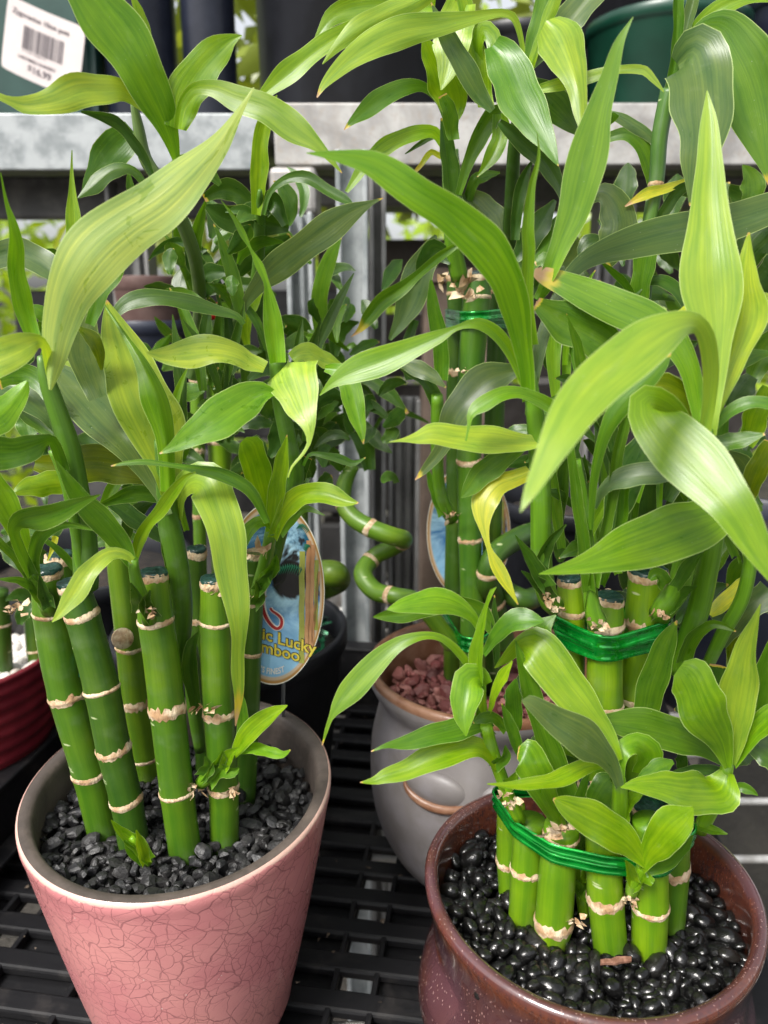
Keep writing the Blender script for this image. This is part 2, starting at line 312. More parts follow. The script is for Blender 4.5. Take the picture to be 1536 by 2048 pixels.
# ---------------------------------------------------------------- plant builders
LEAF_N = [0]
def leaf(own, c, F, s, roll=None, fold=None, wave=.14, tip=0.0, name='leaf', jit=.12, wet=0):
    i = LEAF_N[0]; LEAF_N[0] += 1; rg = random.Random(1000 + i)
    A = np.array(pts(s)); n = len(A)
    seg = np.linalg.norm(np.diff(A[:, :2], axis=0), axis=1); t0 = np.concatenate([[0], np.cumsum(seg)]) / seg.sum()
    F = F if isinstance(F, tuple) else (F, F)
    Fp = np.interp(t0, np.linspace(0, 1, len(F)), F)
    m = int(min(46, max(14, seg.sum() / 11)))
    C, t = catmull(np.column_stack([A, Fp]), m)
    if len(F) > 1:
        Fs = np.interp(t, np.linspace(0, 1, len(F)), F); kk = np.ones(5) / 5
        Fs = np.convolve(np.pad(Fs, 2, mode='edge'), kk, 'valid'); C[:, 3] = Fs
    P = np.array([at(*r[[0, 1, 3]]) for r in C]); z = np.array([depth(r[1], r[3]) for r in C])
    hw = np.maximum(C[:, 2] * .93, .6) / 2 * z / FPX
    T = np.gradient(P, axis=0); T /= np.linalg.norm(T, axis=1)[:, None]
    V = P - CAMP; V /= np.linalg.norm(V, axis=1)[:, None]
    S = np.cross(T, V); S /= np.linalg.norm(S, axis=1)[:, None] + 1e-9
    for q in range(3):                                    # keep the blade from flicking over at sharp bends
        S = (S + np.roll(S, 1, 0) * (np.arange(m) > 0)[:, None] + np.roll(S, -1, 0) * (np.arange(m) < m - 1)[:, None])
        S /= np.linalg.norm(S, axis=1)[:, None] + 1e-9
    N = np.cross(S, T); N *= np.sign(-(N * V).sum(1))[:, None]
    rl = R(abs(roll) + 4 if roll is not None else rg.uniform(8, 28))
    up = np.mean((N * math.cos(rl) - S * math.sin(rl))[:, 2]) - np.mean((N * math.cos(rl) + S * math.sin(rl))[:, 2])
    if c in ('O', 'D') or (c == 'M' and rg.random() < .5): up = rg.uniform(-1, 1)
    if up < 0: rl = -rl
    S2 = S * math.cos(rl) + N * math.sin(rl); N2 = N * math.cos(rl) - S * math.sin(rl)
    hw = hw / max(math.cos(rl), .4)
    fd = 1.35 * (fold if fold is not None else rg.uniform(.12, .32) * (1 if rg.random() < .7 else -1))
    k1, k2, ph = rg.uniform(7, 12), rg.uniform(16, 24), rg.uniform(0, 6)
    W = 11; Vv = []; uv = []
    L = np.concatenate([[0], np.cumsum(np.linalg.norm(np.diff(P, axis=0), axis=1))])
    for a in range(m):
        f_ = fd + .55 * max(0, 1 - t[a] / .14) * (1 if fd > 0 else -1)
        en = min(1, max(0, (t[a] - .12) / .15)); el = 1 + en * (.055 * math.sin(k2 * t[a] + ph) + .045 * math.sin(k1 * 1.3 * t[a] + 2 * ph)); er = 1 + en * (.055 * math.sin(k2 * .8 * t[a] + 3 * ph) + .045 * math.sin(k1 * 1.7 * t[a] + ph))
        for b in range(W):
            u = -1 + 2 * b / (W - 1); ew = el if u < 0 else er
            sh = f_ * (.65 * abs(u) + .35 * u * u) - .10 * u * u * (1 if fd > 0 else -1)
            wv = wave * u * u * (math.sin(k1 * t[a] + ph + (1.9 if u > 0 else 0)) * math.sin(math.pi * min(1, t[a] * 1.05)) + .35 * math.sin(k2 * t[a] + ph * 2 + u))
            Vv.append(P[a] + S2[a] * hw[a] * u * ew + N2[a] * hw[a] * (sh + wv)); uv.append((b / (W - 1), t[a]))
    cc = COL[c] if isinstance(c, str) else c
    j = [rg.uniform(1 - jit, 1 + jit)] * 3; j[0] *= rg.uniform(.92, 1.08)
    o = mesh(name, Vv, grid_faces(m, W), M_LEAF, own, uv, color=tuple(x * y for x, y in zip(cc, j)))
    if not tip and name == 'leaf' and rg.random() < .4: tip = rg.uniform(.015, .045)
    if tip: o['tip'] = float(tip)
    if wet: o['wet'] = float(wet)
    return o
def stem(own, s, F, c='M', name='shoot', n=14):
    A = np.array(pts(s)); nn = len(A); F = F if isinstance(F, tuple) else (F, F)
    seg = np.linalg.norm(np.diff(A[:, :2], axis=0), axis=1); t0 = np.concatenate([[0], np.cumsum(seg)]) / seg.sum()
    Fp = np.interp(t0, np.linspace(0, 1, len(F)), F); m = int(max(8, seg.sum() / 14))
    C, t = catmull(np.column_stack([A, Fp]), m)
    P = np.array([at(r[0], r[1], r[3]) for r in C]); rad = [max(r[2], 1) / 2 * depth(r[1], r[3]) / FPX for r in C]
    V, Fc, uv = tube(P, rad, n); cc = COL[c] if isinstance(c, str) else c
    return mesh(name, V, Fc, M_STEM, own, uv, color=cc)
def ring(own, P, T, r, h=.0016, rag=.3, seed=0, name='node_ring', mat=None):
    rg = random.Random(seed); _, A, B = frame_of(T); n = 36; V = []
    T = T / np.linalg.norm(T)
    nz = [rg.random() for _ in range(n)]; nz2 = [rg.random() for _ in range(n)]
    ph = rg.uniform(0, 6); big = [max(0, math.sin(2 * math.pi * j / n * 1 + ph)) ** 3 * rg.uniform(0, .8) for j in range(n)]
    for k in range(5):
        for j in range(n):
            a = 2 * math.pi * j / n
            rr = r * (1.0, 1.022, 1.042, 1.028, .995)[k] + (.00022 * nz[j] if 0 < k < 4 else 0)
            hh = h * (-1.0, -.55, 0, .5, 1.0)[k]
            if k == 4: hh += h * rag * (nz[j] * 1.3 + big[j] * 2.2)
            if k == 0: hh -= h * rag * nz2[j] * 1.1
            hh += h * .35 * math.sin(2 * a + ph)
            V.append(P + (A * math.cos(a) + B * math.sin(a)) * rr + T * hh)
    return mesh(name, V, grid_faces(5, n, True), mat or M_HUSK, own)
def cut_top(own, P, T, r, seed=0):
    rg = random.Random(seed + 7); _, A, B = frame_of(T); T = T / np.linalg.norm(T); n = 28; V = []; rows = (1.0, 1.02, .96, .8, .55, .28)
    hs_ = (-.0012, .0004, .0012, .0013, .0010, .0014)
    for k, q in enumerate(rows):
        for j in range(n):
            a = 2 * math.pi * j / n; V.append(P + (A * math.cos(a) + B * math.sin(a)) * r * q + T * (hs_[k] + (.0003 * math.sin(a * 3 + k * 2.1))))
    V.append(P + T * .0011); Fc = grid_faces(len(rows), n, True) + [((len(rows) - 1) * n + j, (len(rows) - 1) * n + (j + 1) % n, len(V) - 1) for j in range(n)]
    o = mesh('cut_top', V, Fc, M_WAX, own)
    ring(own, P - T * .0016, T, r * 1.0, .0014, .6, seed, 'bark_edge'); return o
def husk(own, px, py, F, size, seed=0):
    """ragged brown remains of a leaf sheath"""
    rg = random.Random(seed); m = MB(); c = at(px, py, F); s = size * depth(py, F) / FPX
    for i in range(9):
        d1 = np.array([rg.uniform(-1, 1), rg.uniform(-.8, .2), rg.uniform(-.6, .8)]); d1 /= np.linalg.norm(d1)
        d2 = np.cross(d1, np.array([rg.uniform(-1, 1), rg.uniform(-1, 1), rg.uniform(-1, 1)])); d2 /= np.linalg.norm(d2)
        b = c + np.array([rg.uniform(-.5, .5), rg.uniform(-.4, 0), rg.uniform(-.3, .3)]) * s; l = s * rg.uniform(.3, .6); w_ = s * rg.uniform(.1, .22)
        e = np.cross(d1, d2)
        q = [b - d2 * w_, b + d2 * w_, b + d1 * l * .5 + d2 * w_ * 1.1 + e * w_ * .6, b + d1 * l * .5 - d2 * w_ * .8 + e * w_ * .3, b + d1 * l + e * w_ * rg.uniform(-1, 1.5)]
        m.add(q, [(0, 1, 2, 3), (3, 2, 4)])
    return m.build('husk', M_HUSK, own, smooth=True)
STALKS = {}
def culm(key, label, group, s, F=None, Z=None, nodes=(), cap=False, c=(.07, .19, .012), bulge=True, hidden=0):
    """a bamboo stalk: pixel path bottom -> top, standing on the pebbles"""
    A = np.array(pts(s)); b = None
    if F is None: b = on_plane(A[0][0], A[0][1], Z); F = b[1]
    P0 = at(A[0][0], A[0][1], F)
    root = thing('bamboo_stalk', label, 'bamboo', tuple(P0), group)
    yb = A[0][1]
    m = int(max(10, abs(A[-1][1] - yb) / 9)); C, t = catmull(A, m)
    rad = np.array([r[2] / 2 * depth(r[1], F) / FPX for r in C])
    for ny in nodes:
        d_ = (C[:, 1] - ny) / 13.0; rad = rad * (1 + (.05 * np.exp(-d_ ** 2) if bulge else 0))
    P = np.array([at(r[0], r[1], F) for r in C])
    d0 = (P[0] - P[1]) / np.linalg.norm(P[0] - P[1])
    P = np.vstack([P[0] + d0 * .018, P]); rad = np.concatenate([[rad[0]], rad])
    V, Fc, uv = tube(P, rad, 24); o = mesh('culm', V, Fc, M_CULM, root, uv, color=c)
    for q, ny in enumerate(nodes):
        i = int(np.argmin(abs(C[:, 1] - ny))) + 1; i2 = min(max(i, 1), len(P) - 2)
        ring(o, P[i], P[i2 + 1] - P[i2 - 1], rad[i] * .985, h=(.00075, .0009, .0012)[(q * 5 + len(label)) % 3], rag=.35 + .9 * ((q * 7 + len(key)) % 3 == 0), seed=hash_(key) + q)
    if cap: cut_top(o, P[-1], P[-1] - P[-3], rad[-1] * 1.0, hash_(key))
    STALKS[key] = dict(root=root, culm=o, F=F, P=P, rad=rad); return root
def hash_(s): return sum((i + 3) * ord(ch) * 31 for i, ch in enumerate(s)) % 9973
def owner(key): return STALKS[key]['root']

# ---------------------------------------------------------------- pots
def lathe(name, prof, c, mat, parent=None, n=96, deform=None, ridx=None):
    V = []; lip = []
    for (r, z) in prof:
        for j in range(n):
            a = 2 * math.pi * j / n; rr, zz = (r, z) if deform is None else deform(r, z, a)
            V.append((c[0] + math.cos(a) * rr, c[1] + math.sin(a) * rr, c[2] + zz))
    Fc = grid_faces(len(prof), n, True)
    if prof[0][0] < .006: Fc.append(tuple(range(n))[::-1])
    if prof[-1][0] < .006: Fc.append(tuple(len(V) - n + j for j in range(n)))
    return mesh(name, V, Fc, mat, parent)
def smooth_prof(ctrl, m=60):
    A = np.array(ctrl, float); seg = np.linalg.norm(np.diff(A, axis=0), axis=1); s = np.concatenate([[0], np.cumsum(seg)])
    out, _ = catmull(np.column_stack([A, A]), m); return [tuple(x) for x in out[:, :2]]
PEB = {}
def pebble_meshes(kind, mat, nvar=7):
    out = []
    for v in range(nvar):
        rg = random.Random(hash_(kind) + v); bm = bmesh.new(); bmesh.ops.create_icosphere(bm, subdivisions=2, radius=1)
        if kind == 'angular':
            pl = [(Vector((rg.gauss(0, 1), rg.gauss(0, 1), rg.gauss(0, 1))).normalized(), rg.uniform(.45, .85)) for _ in range(10)]
            for q in bm.verts:
                for nn, dd in pl:
                    e = q.co.dot(nn)
                    if e > dd: q.co -= nn * (e - dd) * .97
            sx = (rg.uniform(.85, 1.35), rg.uniform(.75, 1.05), rg.uniform(.55, .85))
        else:
            ph = [rg.uniform(0, 6) for _ in range(4)]
            for q in bm.verts: q.co *= 1 + .20 * math.sin(2 * q.co.x + ph[0]) * math.sin(2 * q.co.y + ph[1]) + .05 * math.sin(3 * q.co.z + ph[2])
            sx = (rg.uniform(.95, 1.4), rg.uniform(.78, 1.05), rg.uniform(.6, .9))
        for q in bm.verts: q.co = Vector((q.co.x * sx[0], q.co.y * sx[1], q.co.z * sx[2]))
        me = bpy.data.meshes.new('pebble'); bm.to_mesh(me); bm.free(); me.polygons.foreach_set('use_smooth', [kind != 'angular'] * len(me.polygons))
        me.materials.append(mat); out.append(me)
    return out
def pebble_bed(label, c, rad, size, kind, mat, holes, seed, jz=.0016, squash=.6, maxparts=300, name='pebble_bed', piece='pebble', dome=0.0, dist=1.55):
    """pebbles filling a pot: the nearest 300 are pieces of their own, the rest and the layer below are one mass"""
    rg = random.Random(seed); me = pebble_meshes(kind, mat)
    root = thing(name, label, 'pebbles', c); items = []; dmin = size * dist
    cell = dmin; g = {}
    for _ in range(9000):
        a, r = rg.uniform(0, 2 * math.pi), rad * math.sqrt(rg.random()); x, y = r * math.cos(a), r * math.sin(a)
        if any((x + c[0] - hx) ** 2 + (y + c[1] - hy) ** 2 < (hr + size * .12) ** 2 for hx, hy, hr in holes): continue
        k = (int(x // cell), int(y // cell)); s = size * rg.choice((.62, .75, .88, 1, 1, 1.12, 1.3, 1.5)); ok = True
        for i in (-1, 0, 1):
            for j in (-1, 0, 1):
                for (x2, y2, s2) in g.get((k[0] + i, k[1] + j), ()):
                    if (x - x2) ** 2 + (y - y2) ** 2 < (dmin * .5 * (s + s2) / size * .5 * 2 * .82) ** 2: ok = False
        if ok: g.setdefault(k, []).append((x, y, s)); items.append((x, y, s))
    def mtx(x, y, s, dz):
        rot = Matrix.Rotation(rg.uniform(0, 6.28), 4, 'Z') @ Matrix.Rotation(rg.gauss(0, .45), 4, 'X') @ Matrix.Rotation(rg.gauss(0, .45), 4, 'Y')
        return Matrix.Translation((x, y, dz)) @ rot @ Matrix.Scale(s, 4)
    items.sort(key=lambda q: q[1]); rest = bmesh.new()
    for i, (x, y, s) in enumerate(items):
        dz = rg.gauss(0, jz) - size * .35 + dome * (1 - (x * x + y * y) / rad ** 2); m4 = mtx(x, y, s, dz)
        if i < maxparts:
            o = bpy.data.objects.new(piece, rg.choice(me)); o.matrix_local = m4; lay(o, root); o.matrix_basis = m4
        else:
            k0 = len(rest.verts); rest.from_mesh(rg.choice(me)); rest.verts.ensure_lookup_table()
            for v in rest.verts[k0:]: v.co = m4 @ v.co
    low = []
    for _ in range(int(len(items) * 1.1)):
        a, r = rg.uniform(0, 2 * math.pi), (rad - size * .3) * math.sqrt(rg.random()); x, y = r * math.cos(a), r * math.sin(a)
        k0 = len(rest.verts); rest.from_mesh(rg.choice(me)); rest.verts.ensure_lookup_table(); m4 = mtx(x, y, size * rg.uniform(.8, 1.15), -size * 1.35 + rg.gauss(0, jz))
        for v in rest.verts[k0:]: v.co = m4 @ v.co
    nb = bmesh.ops.create_circle(rest, cap_ends=True, radius=rad * 1.01, segments=48)
    for v in nb['verts']: v.co.z = -size * 1.9
    bmd = bpy.data.meshes.new('lower_pebbles'); rest.to_mesh(bmd); rest.free(); bmd.polygons.foreach_set('use_smooth', [kind != 'angular'] * len(bmd.polygons)); bmd.materials.append(mat)
    o = bpy.data.objects.new('lower_pebbles', bmd); lay(o, root); o['kind'] = 'stuff'
    return root
def hull(points):
    p = sorted(points)
    def half(ps):
        h = []
        for q in ps:
            while len(h) > 1 and (h[-1][0]-h[-2][0])*(q[1]-h[-2][1]) - (h[-1][1]-h[-2][1])*(q[0]-h[-2][0]) <= 0: h.pop()
            h.append(q)
        return h[:-1]
    return half(p) + half(p[::-1])
def ribbon(label, keys, Zf, h, strips=3, mat=None, extra=()):
    """green ribbon wound round a bundle of stalks; Zf(x, y) is its height"""
    ptsl = []
    for k in keys:
        S = STALKS[k]; i = int(np.argmin(abs(S['P'][:, 2] - Zf(S['P'][:, 0].mean(), S['P'][:, 1].mean())))); p, r = S['P'][i], S['rad'][i] * 1.05 + .0004
        ptsl += [(p[0] + r * math.cos(a), p[1] + r * math.sin(a)) for a in np.linspace(0, 2 * math.pi, 20, endpoint=False)]
    for (x, y, r) in extra: ptsl += [(x + r * math.cos(a), y + r * math.sin(a)) for a in np.linspace(0, 2 * math.pi, 20, endpoint=False)]
    H = hull(ptsl); H = np.array(H + H[:1]); seg = np.linalg.norm(np.diff(H, axis=0), axis=1); s = np.concatenate([[0], np.cumsum(seg)])
    q = np.linspace(0, s[-1], 121); X = np.interp(q, s, H[:, 0]); Y = np.interp(q, s, H[:, 1]); cx, cy = X.mean(), Y.mean()
    root = thing('ribbon', label, 'ribbon', (cx, cy, Zf(cx, cy)))
    for b in range(strips):
        V = []; rg = random.Random(b + hash_(label)); ph = rg.uniform(0, 6)
        for i in range(120):
            z0 = Zf(X[i], Y[i]) + h * (b - (strips - 1) / 2) * .92 + .0005 * math.sin(2 * math.pi * i / 60 + ph)
            dx, dy = X[i] - cx, Y[i] - cy; l = math.hypot(dx, dy); ox, oy = dx / l, dy / l; o_ = .0003 + .0005 * (b % 2)
            for kq, (dz, dr) in enumerate(((-.5, 0), (-.40, .0009), (-.28, .0002), (.2, .0002), (.36, .0009), (.48, 0))):
                V.append((X[i] + ox * (o_ + dr), Y[i] + oy * (o_ + dr), z0 + dz * h))
        mesh('ribbon_strip', V, [(a * 6 + c_, a * 6 + c_ + 1, ((a + 1) % 120) * 6 + c_ + 1, ((a + 1) % 120) * 6 + c_) for a in range(120) for c_ in range(5)], mat or M_RIB, root)
    return root
# ---------------------------------------------------------------- setting: ground, hedge
def mat_ground():
    k = NT('trodden_ground'); oc = k.coords(); n1 = k.noise(oc, 6, 6, .7); n2 = k.noise(oc, 90, 4)
    c = k.mix(k.ramp(n1, .4, .65), (.022, .018, .015, 1), (.048, .042, .034, 1)); c = k.mix(k.math('MULTIPLY', k.ramp(n2, .5, .7), .5), c, (.06, .05, .04, 1))
    k.p(Base_Color=c, Roughness=.9); k.bump(n2, .6, .02); return k.m
GZ = -0.62
g = mesh('ground', [(-120, -120, GZ), (120, -120, GZ), (120, 120, GZ), (-120, 120, GZ)], [(0, 1, 2, 3)], mat_ground()); g['kind'] = 'structure'
def leaf_mass(name, label, n, box, size, c, seed, mat_c=None):
    rg = np.random.default_rng(seed); V = []; Fc = []
    (x0, x1), (y0, y1), (z0, z1) = box
    for i in range(n):
        p = np.array((rg.uniform(x0, x1), rg.uniform(y0, y1), z0 + (z1 - z0) * rg.beta(1.2, 1.3)))
        p[2] += .12 * (z1 - z0) * math.sin(p[0] * 3.1) * math.cos(p[0] * 1.3)
        a = rg.normal(size=3); a /= np.linalg.norm(a); b = np.cross(a, rg.normal(size=3)); b /= np.linalg.norm(b); s = size * rg.uniform(.6, 1.5); k = len(V)
        nn = np.cross(a, b)
        V += [p - a * s, p + b * s * .38 + nn * s * .1, p + a * s, p - b * s * .38 + nn * s * .1]; Fc += [(k, k + 1, k + 2), (k, k + 2, k + 3)]
    o = mesh(name, V, Fc, M_LEAF, None, uv=[(.5, .5)] * len(V), color=c); return tag(o, label, None, None, 'stuff')
leaf_mass('hedge', 'sunlit green hedge far behind the benches', 5200, ((-4, 4), (3.6, 5.0), (GZ, 1.5)), .07, (.30, .42, .03), 5)

# ---------------------------------------------------------------- bench of wire, stepped shelf behind it
M_WIRE = simple('pale_wire', (.66, .65, .62), (.42, .40, .37), .45, 60, metal=.3, bump=.2)
b = thing('wire_bench', 'galvanised wire mesh bench top under the black tray', 'bench', (0, .4, -.02))
for i in range(16):
    y = .003 + .062 * i
    V, Fc, _ = tube([(-.95, y, -.0195), (.95, y, -.0195)], [.0028] * 2, 8); mesh('wire', V, Fc, M_WIRE, b)
for i in range(-16, 12):
    x = .24 + .062 * i
    V, Fc, _ = tube([(x, -.03, -.025), (x, 1.0, -.025)], [.0026] * 2, 8); mesh('wire', V, Fc, M_WIRE, b)
for y in (.02, .98):
    m = MB().box((0, y, -.05), (1.9, .04, .04), bev=.004); m.build('bench_beam', M_GALV, b)

def xpx(px, py, F): return at(px, py, F)[0]
def zpx(py, F): return at(768, py, F)[2]
sh = thing('tiered_shelf', 'galvanised metal shelf with a broad pale front rail above the plants', 'shelf', (0, .72, .45))
zt, zb = zpx(205, .72), zpx(330, .72); x0 = xpx(548, 270, .72)
m = MB().box(((x0 + 1.0) / 2, .722, (zt + zb) / 2), (1.0 - x0, .004, zt - zb), bev=.0015)
m.box(((x0 + 1.0) / 2, .732, zt - .003), (1.0 - x0, .016, .006), bev=.002)
m.box(((x0 + 1.0) / 2, .735, zb + .002), (1.0 - x0, .022, .004), bev=.0015); m.build('front_rail', M_GALV, sh)
M_PALE = simple('whitewashed_steel', (.35, .37, .375), (.20, .22, .225), .45, 40, metal=.2, bump=.2)
z2, z3 = zpx(226, .82), zpx(340, .82); xr = xpx(530, 270, .82)
m = MB().box(((xr - 1.2) / 2, .822, (z2 + z3) / 2), (xr + 1.2, .004, z2 - z3), bev=.0015)
m.box(((xr - 1.2) / 2, .835, z2 - .004), (xr + 1.2, .024, .009), bev=.003); m.build('front_rail', M_PALE, sh)
M_DARKM = simple('dull_steel', (.10, .10, .10), (.17, .165, .16), .55, 30, metal=.3, bump=.15)
deck = MB(); 
for i in range(9): deck.box(((1.0 + x0) / 2, .775 + .075 * i, zt - .012), (1.0 - x0, .073, .004))
for i in range(7): deck.box(((xr - 1.2) / 2, .885 + .075 * i, z2 - .014), (xr + 1.2, .073, .004))
deck.build('deck', M_DARKM, sh)
M_GREY = simple('grey_steel', (.20, .195, .19), (.30, .295, .285), .5, 22, metal=.3, bump=.2)
m = MB().box((.45, .93, (zpx(352, .92) + zpx(410, .92)) / 2), (1.1, .02, zpx(352, .92) - zpx(410, .92)), bev=.003); m.build('lower_rail', M_GREY, sh)
m = MB().box((-.72, .93, (zpx(352, .92) + zpx(437, .92)) / 2), (1.18, .02, zpx(352, .92) - zpx(437, .92)), bev=.003); m.build('lower_rail', M_DARKM, sh)
# square tube end under the rail
xa, xb, za, zb_ = xpx(540, 380, .70), xpx(634, 380, .70), zpx(334, .70), zpx(430, .70)
m = MB().box(((xa + xb) / 2, .72, (za + zb_) / 2), (xb - xa, .05, za - zb_), bev=.005); m.build('bracket', M_GALV, sh)
def post(pxa, pxb, py, F, ztop, mat, dep=.03, ribs=2, gap=None):
    xa, xb = xpx(pxa, py, F), xpx(pxb, py, F); w_ = xb - xa; m = MB(); H = ztop - GZ; zc = (ztop + GZ) / 2
    m.box(((xa + xb) / 2, F + dep, zc), (w_, .003, H))
    m.box((xa + .002, F + dep / 2 - .002, zc), (.004, dep, H), bev=.001); m.box((xb - .002, F + dep / 2 - .002, zc), (.004, dep, H), bev=.001)
    for i in range(ribs): m.box((xa + w_ * (i + 1) / (ribs + 1), F + dep - .006, zc), (w_ * .22, .009, H), bev=.0015)
    return m.build('post', mat, sh)
post(575, 628, 600, .67, zb_ - .001, M_PALE, .02, 1)
post(676, 737, 700, .64, zb - .002, M_PALE, .014, 0)
post(739, 772, 700, .68, zb - .002, M_GREY, .03, 0)
post(776, 838, 1050, .70, zpx(800, .70), M_GREY, .03, 2)
post(1180, 1250, 700, .80, zb - .002, M_GREY, .03, 1)
post(225, 300, 560, .86, z3 - .002, M_GREY, .03, 1)
xa, xb = xpx(690, 1330, .674), xpx(745, 1330, .674)
m = MB().box(((xa + xb) / 2, .775, -.002), (xb - xa, .20, .026), bev=.003); m.build('foot', M_GALV, sh)

# ---------------------------------------------------------------- black nursery tray
tr = thing('nursery_tray', 'black slatted plastic nursery tray under the pots', 'tray', (0, .33, 0), rot=R(-8.5))
def tbox(name, c, d, bev=.0012):
    o = MB().box(c, d, bev=bev).build(name, M_PLAST, tr, rel=False); return o
hx = [-.0137 + .066 * i for i in range(-3, 3)]
for i in range(24):
    y = -.285 + .024 * i
    tbox('slat', (-.042, y, -.0035), (.411, .0125, .006), .0016)
    if i < 23:
        xs = [-.248] + hx + [.164]; prev = -.248
        for j, h in enumerate(hx + [None]):
            e = (h - .0085) if h is not None else .164
            if e > prev: tbox('floor_strip', ((prev + e) / 2, y + .012, -.0095), (e - prev, .0235, .004), .0008)
            if h is not None: prev = h + .0085
    for h in hx[::1]:
        pass
for h in hx:
    for dx in (-.0105, .0105): tbox('rib', (h + dx, -.01, -.0035), (.003, .57, .0055), .0006)
for k_, (cx_, cy_) in enumerate(()):      # moulded rings between the slats
    V, Fc, _ = tube([(cx_ + .055 * math.cos(a), cy_ + .038 * math.sin(a), .0002) for a in np.linspace(0, 2 * math.pi, 48)], [.0017] * 48, 8, False)
    mesh('ring_rib', V, Fc, M_PLAST, tr, rel=False)
for s_, x in ((-1, -.250), (1, .166)):
    tbox('side_wall', (x, -.01, .015), (.004, .585, .06), .001); tbox('rim', (x + s_ * .005, -.01, .0465), (.018, .59, .004), .0015)
    tbox('ledge', (x - s_ * .010, -.01, .012), (.012, .58, .003), .001)
tbox('side_wall', (-.042, .283, .015), (.412, .004, .06), .001); tbox('rim', (-.042, .288, .0465), (.43, .016, .004), .0015)

cm = MB(); rg = random.Random(21)
for i in range(260):
    x, y, s = rg.uniform(-.22, .15), rg.uniform(-.28, .26), rg.uniform(.0006, .0022); q = [np.array((rg.gauss(0, 1), rg.gauss(0, 1), abs(rg.gauss(0, .5)))) for _ in range(4)]
    b_ = np.array((x * math.cos(R(-8.5)) - y * math.sin(R(-8.5)), .33 + x * math.sin(R(-8.5)) + y * math.cos(R(-8.5)), .0006))
    cm.add([b_ + v / np.linalg.norm(v) * s * (1, 1, .5) for v in q], [(0, 1, 2), (0, 2, 3), (0, 3, 1), (1, 3, 2)])
tag(cm.build('soil_crumbs', simple('soil_crumb', (.07, .05, .035), (.20, .16, .12), .9, 300)), 'crumbs of soil and grit scattered on the black tray', None, None, 'stuff')
# ---------------------------------------------------------------- pots in front
PK = (-.0936, .3112, 0.0)
prof = [(.001, .0), (.042, .0), (.0455, .002), (.0475, .008)] + [(.0465 + (.0684 - .0465) * (t ** .86), .008 + .110 * t) for t in np.linspace(.04, 1, 26)] + [(.0690, .1200), (.0692, .1232), (.0689, .1246), (.0681, .1252)]
pink = thing('plant_pot', 'pink crackle glazed pot with a dark clay rim and charcoal pebbles', 'pot', PK)
slope = lambda r, z, a: (r, z + z / .125 * r * (.094 * math.sin(a) + .013 * math.cos(a)))      # rim thrown a little off level
lathe('glazed_body', prof, PK, M_PINK, pink, 128, slope)
prof2 = [(.0681, .1250), (.0660, .1251), (.0637, .1246), (.0624, .1232), (.0618, .120), (.061, .105), (.058, .085), (.001, .084)]
lathe('clay_rim', prof2, PK, M_CLAY, pink, 128, slope)
def add_lip(o, fn):
    a = o.data.attributes.new('lip', 'FLOAT', 'POINT'); a.data.foreach_set('value', [float(fn(v.co)) for v in o.data.vertices])
BR = (.0850, .2725, 0.007); BH = .098
def dbrown(r, z, a):
    # face pot: brow ridge, nose and cheeks pushed out of the glaze
    f = 0
    for (a0, z0, wa, wz, h) in ((-1.57, .060, .25, .016, .006), (-2.15, .070, .38, .010, .004), (-1.0, .070, .38, .010, .004), (-2.75, .046, .5, .020, .0035), (-.35, .046, .5, .020, .0035), (-2.1, .033, .4, .014, .004), (-1.05, .033, .4, .014, .004), (3.05, .038, .45, .02, .003)):
        da = (a - a0 + math.pi) % (2 * math.pi) - math.pi
        f += h * math.exp(-(da / wa) ** 2 - ((z - z0) / wz) ** 2)
    if r < .055 or z > .09: f = 0
    wob = .0006 * math.sin(3 * a + 1) * min(1, z / .05)
    return r + f + wob, z + (.0007 * math.sin(2 * a + .7) if z > .08 else 0)
bp = smooth_prof([(.002, 0), (.044, 0), (.052, .004), (.060, .018), (.0655, .036), (.0660, .050), (.0638, .064), (.0632, .070), (.0645, .078), (.0662, .085), (.0676, .0905), (.0684, .0945), (.0682, .0968), (.0673, .0979), (.0655, .0980), (.0640, .0974), (.0630, .0960), (.0623, .0920), (.0616, .084), (.060, .070), (.050, .060), (.002, .060)], 110)
brown = thing('plant_pot', 'glossy purple brown speckled face pot with shiny black pebbles', 'pot', BR)
o = lathe('glazed_body', bp, BR, M_BROWN, brown, 144, dbrown)
add_lip(o, lambda v: max(math.exp(-((v.z - .0925) / .0045) ** 2) * (1 if math.hypot(v.x, v.y) > .0655 else 0), .75 if (math.hypot(v.x, v.y) < .0636 and v.z > .06) else 0))
GR = (.060, .417, 0.0)
M_GPOT = simple('grey_matte_glaze', (.155, .142, .138), (.205, .192, .20), .45, 25, bump=.15)
M_RIMB = simple('brown_rim_glaze', (.16, .07, .035), (.24, .13, .08), .35, 60, bump=.1)
grey = thing('plant_pot', 'matte grey face pot with closed eyes and a brown rim, red gravel inside', 'pot', GR)
gp = smooth_prof([(.002, 0), (.040, 0), (.047, .003), (.0575, .018), (.0655, .040), (.0680, .062), (.0672, .085), (.0642, .100), (.0622, .108), (.0624, .113), (.0660, .119), (.0690, .1255), (.0690, .1290)], 70)
def dgrey(r, z, a):
    f = 0
    for (a0, z0, wa, wz, h) in ((-1.77, .078, .14, .022, .0045), (-1.77, .046, .4, .012, -.002), (-2.35, .064, .3, .018, .0015), (-1.2, .064, .3, .018, .0015)):
        da = (a - a0 + math.pi) % (2 * math.pi) - math.pi; f += h * math.exp(-(da / wa) ** 2 - ((z - z0) / wz) ** 2)
    return (r + f if r > .045 else r), z
lathe('glazed_body', gp, GR, M_GPOT, grey, 128, dgrey)
lathe('rim', smooth_prof([(.0690, .1285), (.0694, .1315), (.0686, .1332), (.0668, .1336), (.0650, .1330), (.0640, .1315), (.0635, .127), (.062, .112), (.060, .100), (.002, .099)], 50), GR, M_RIMB, grey, 128)
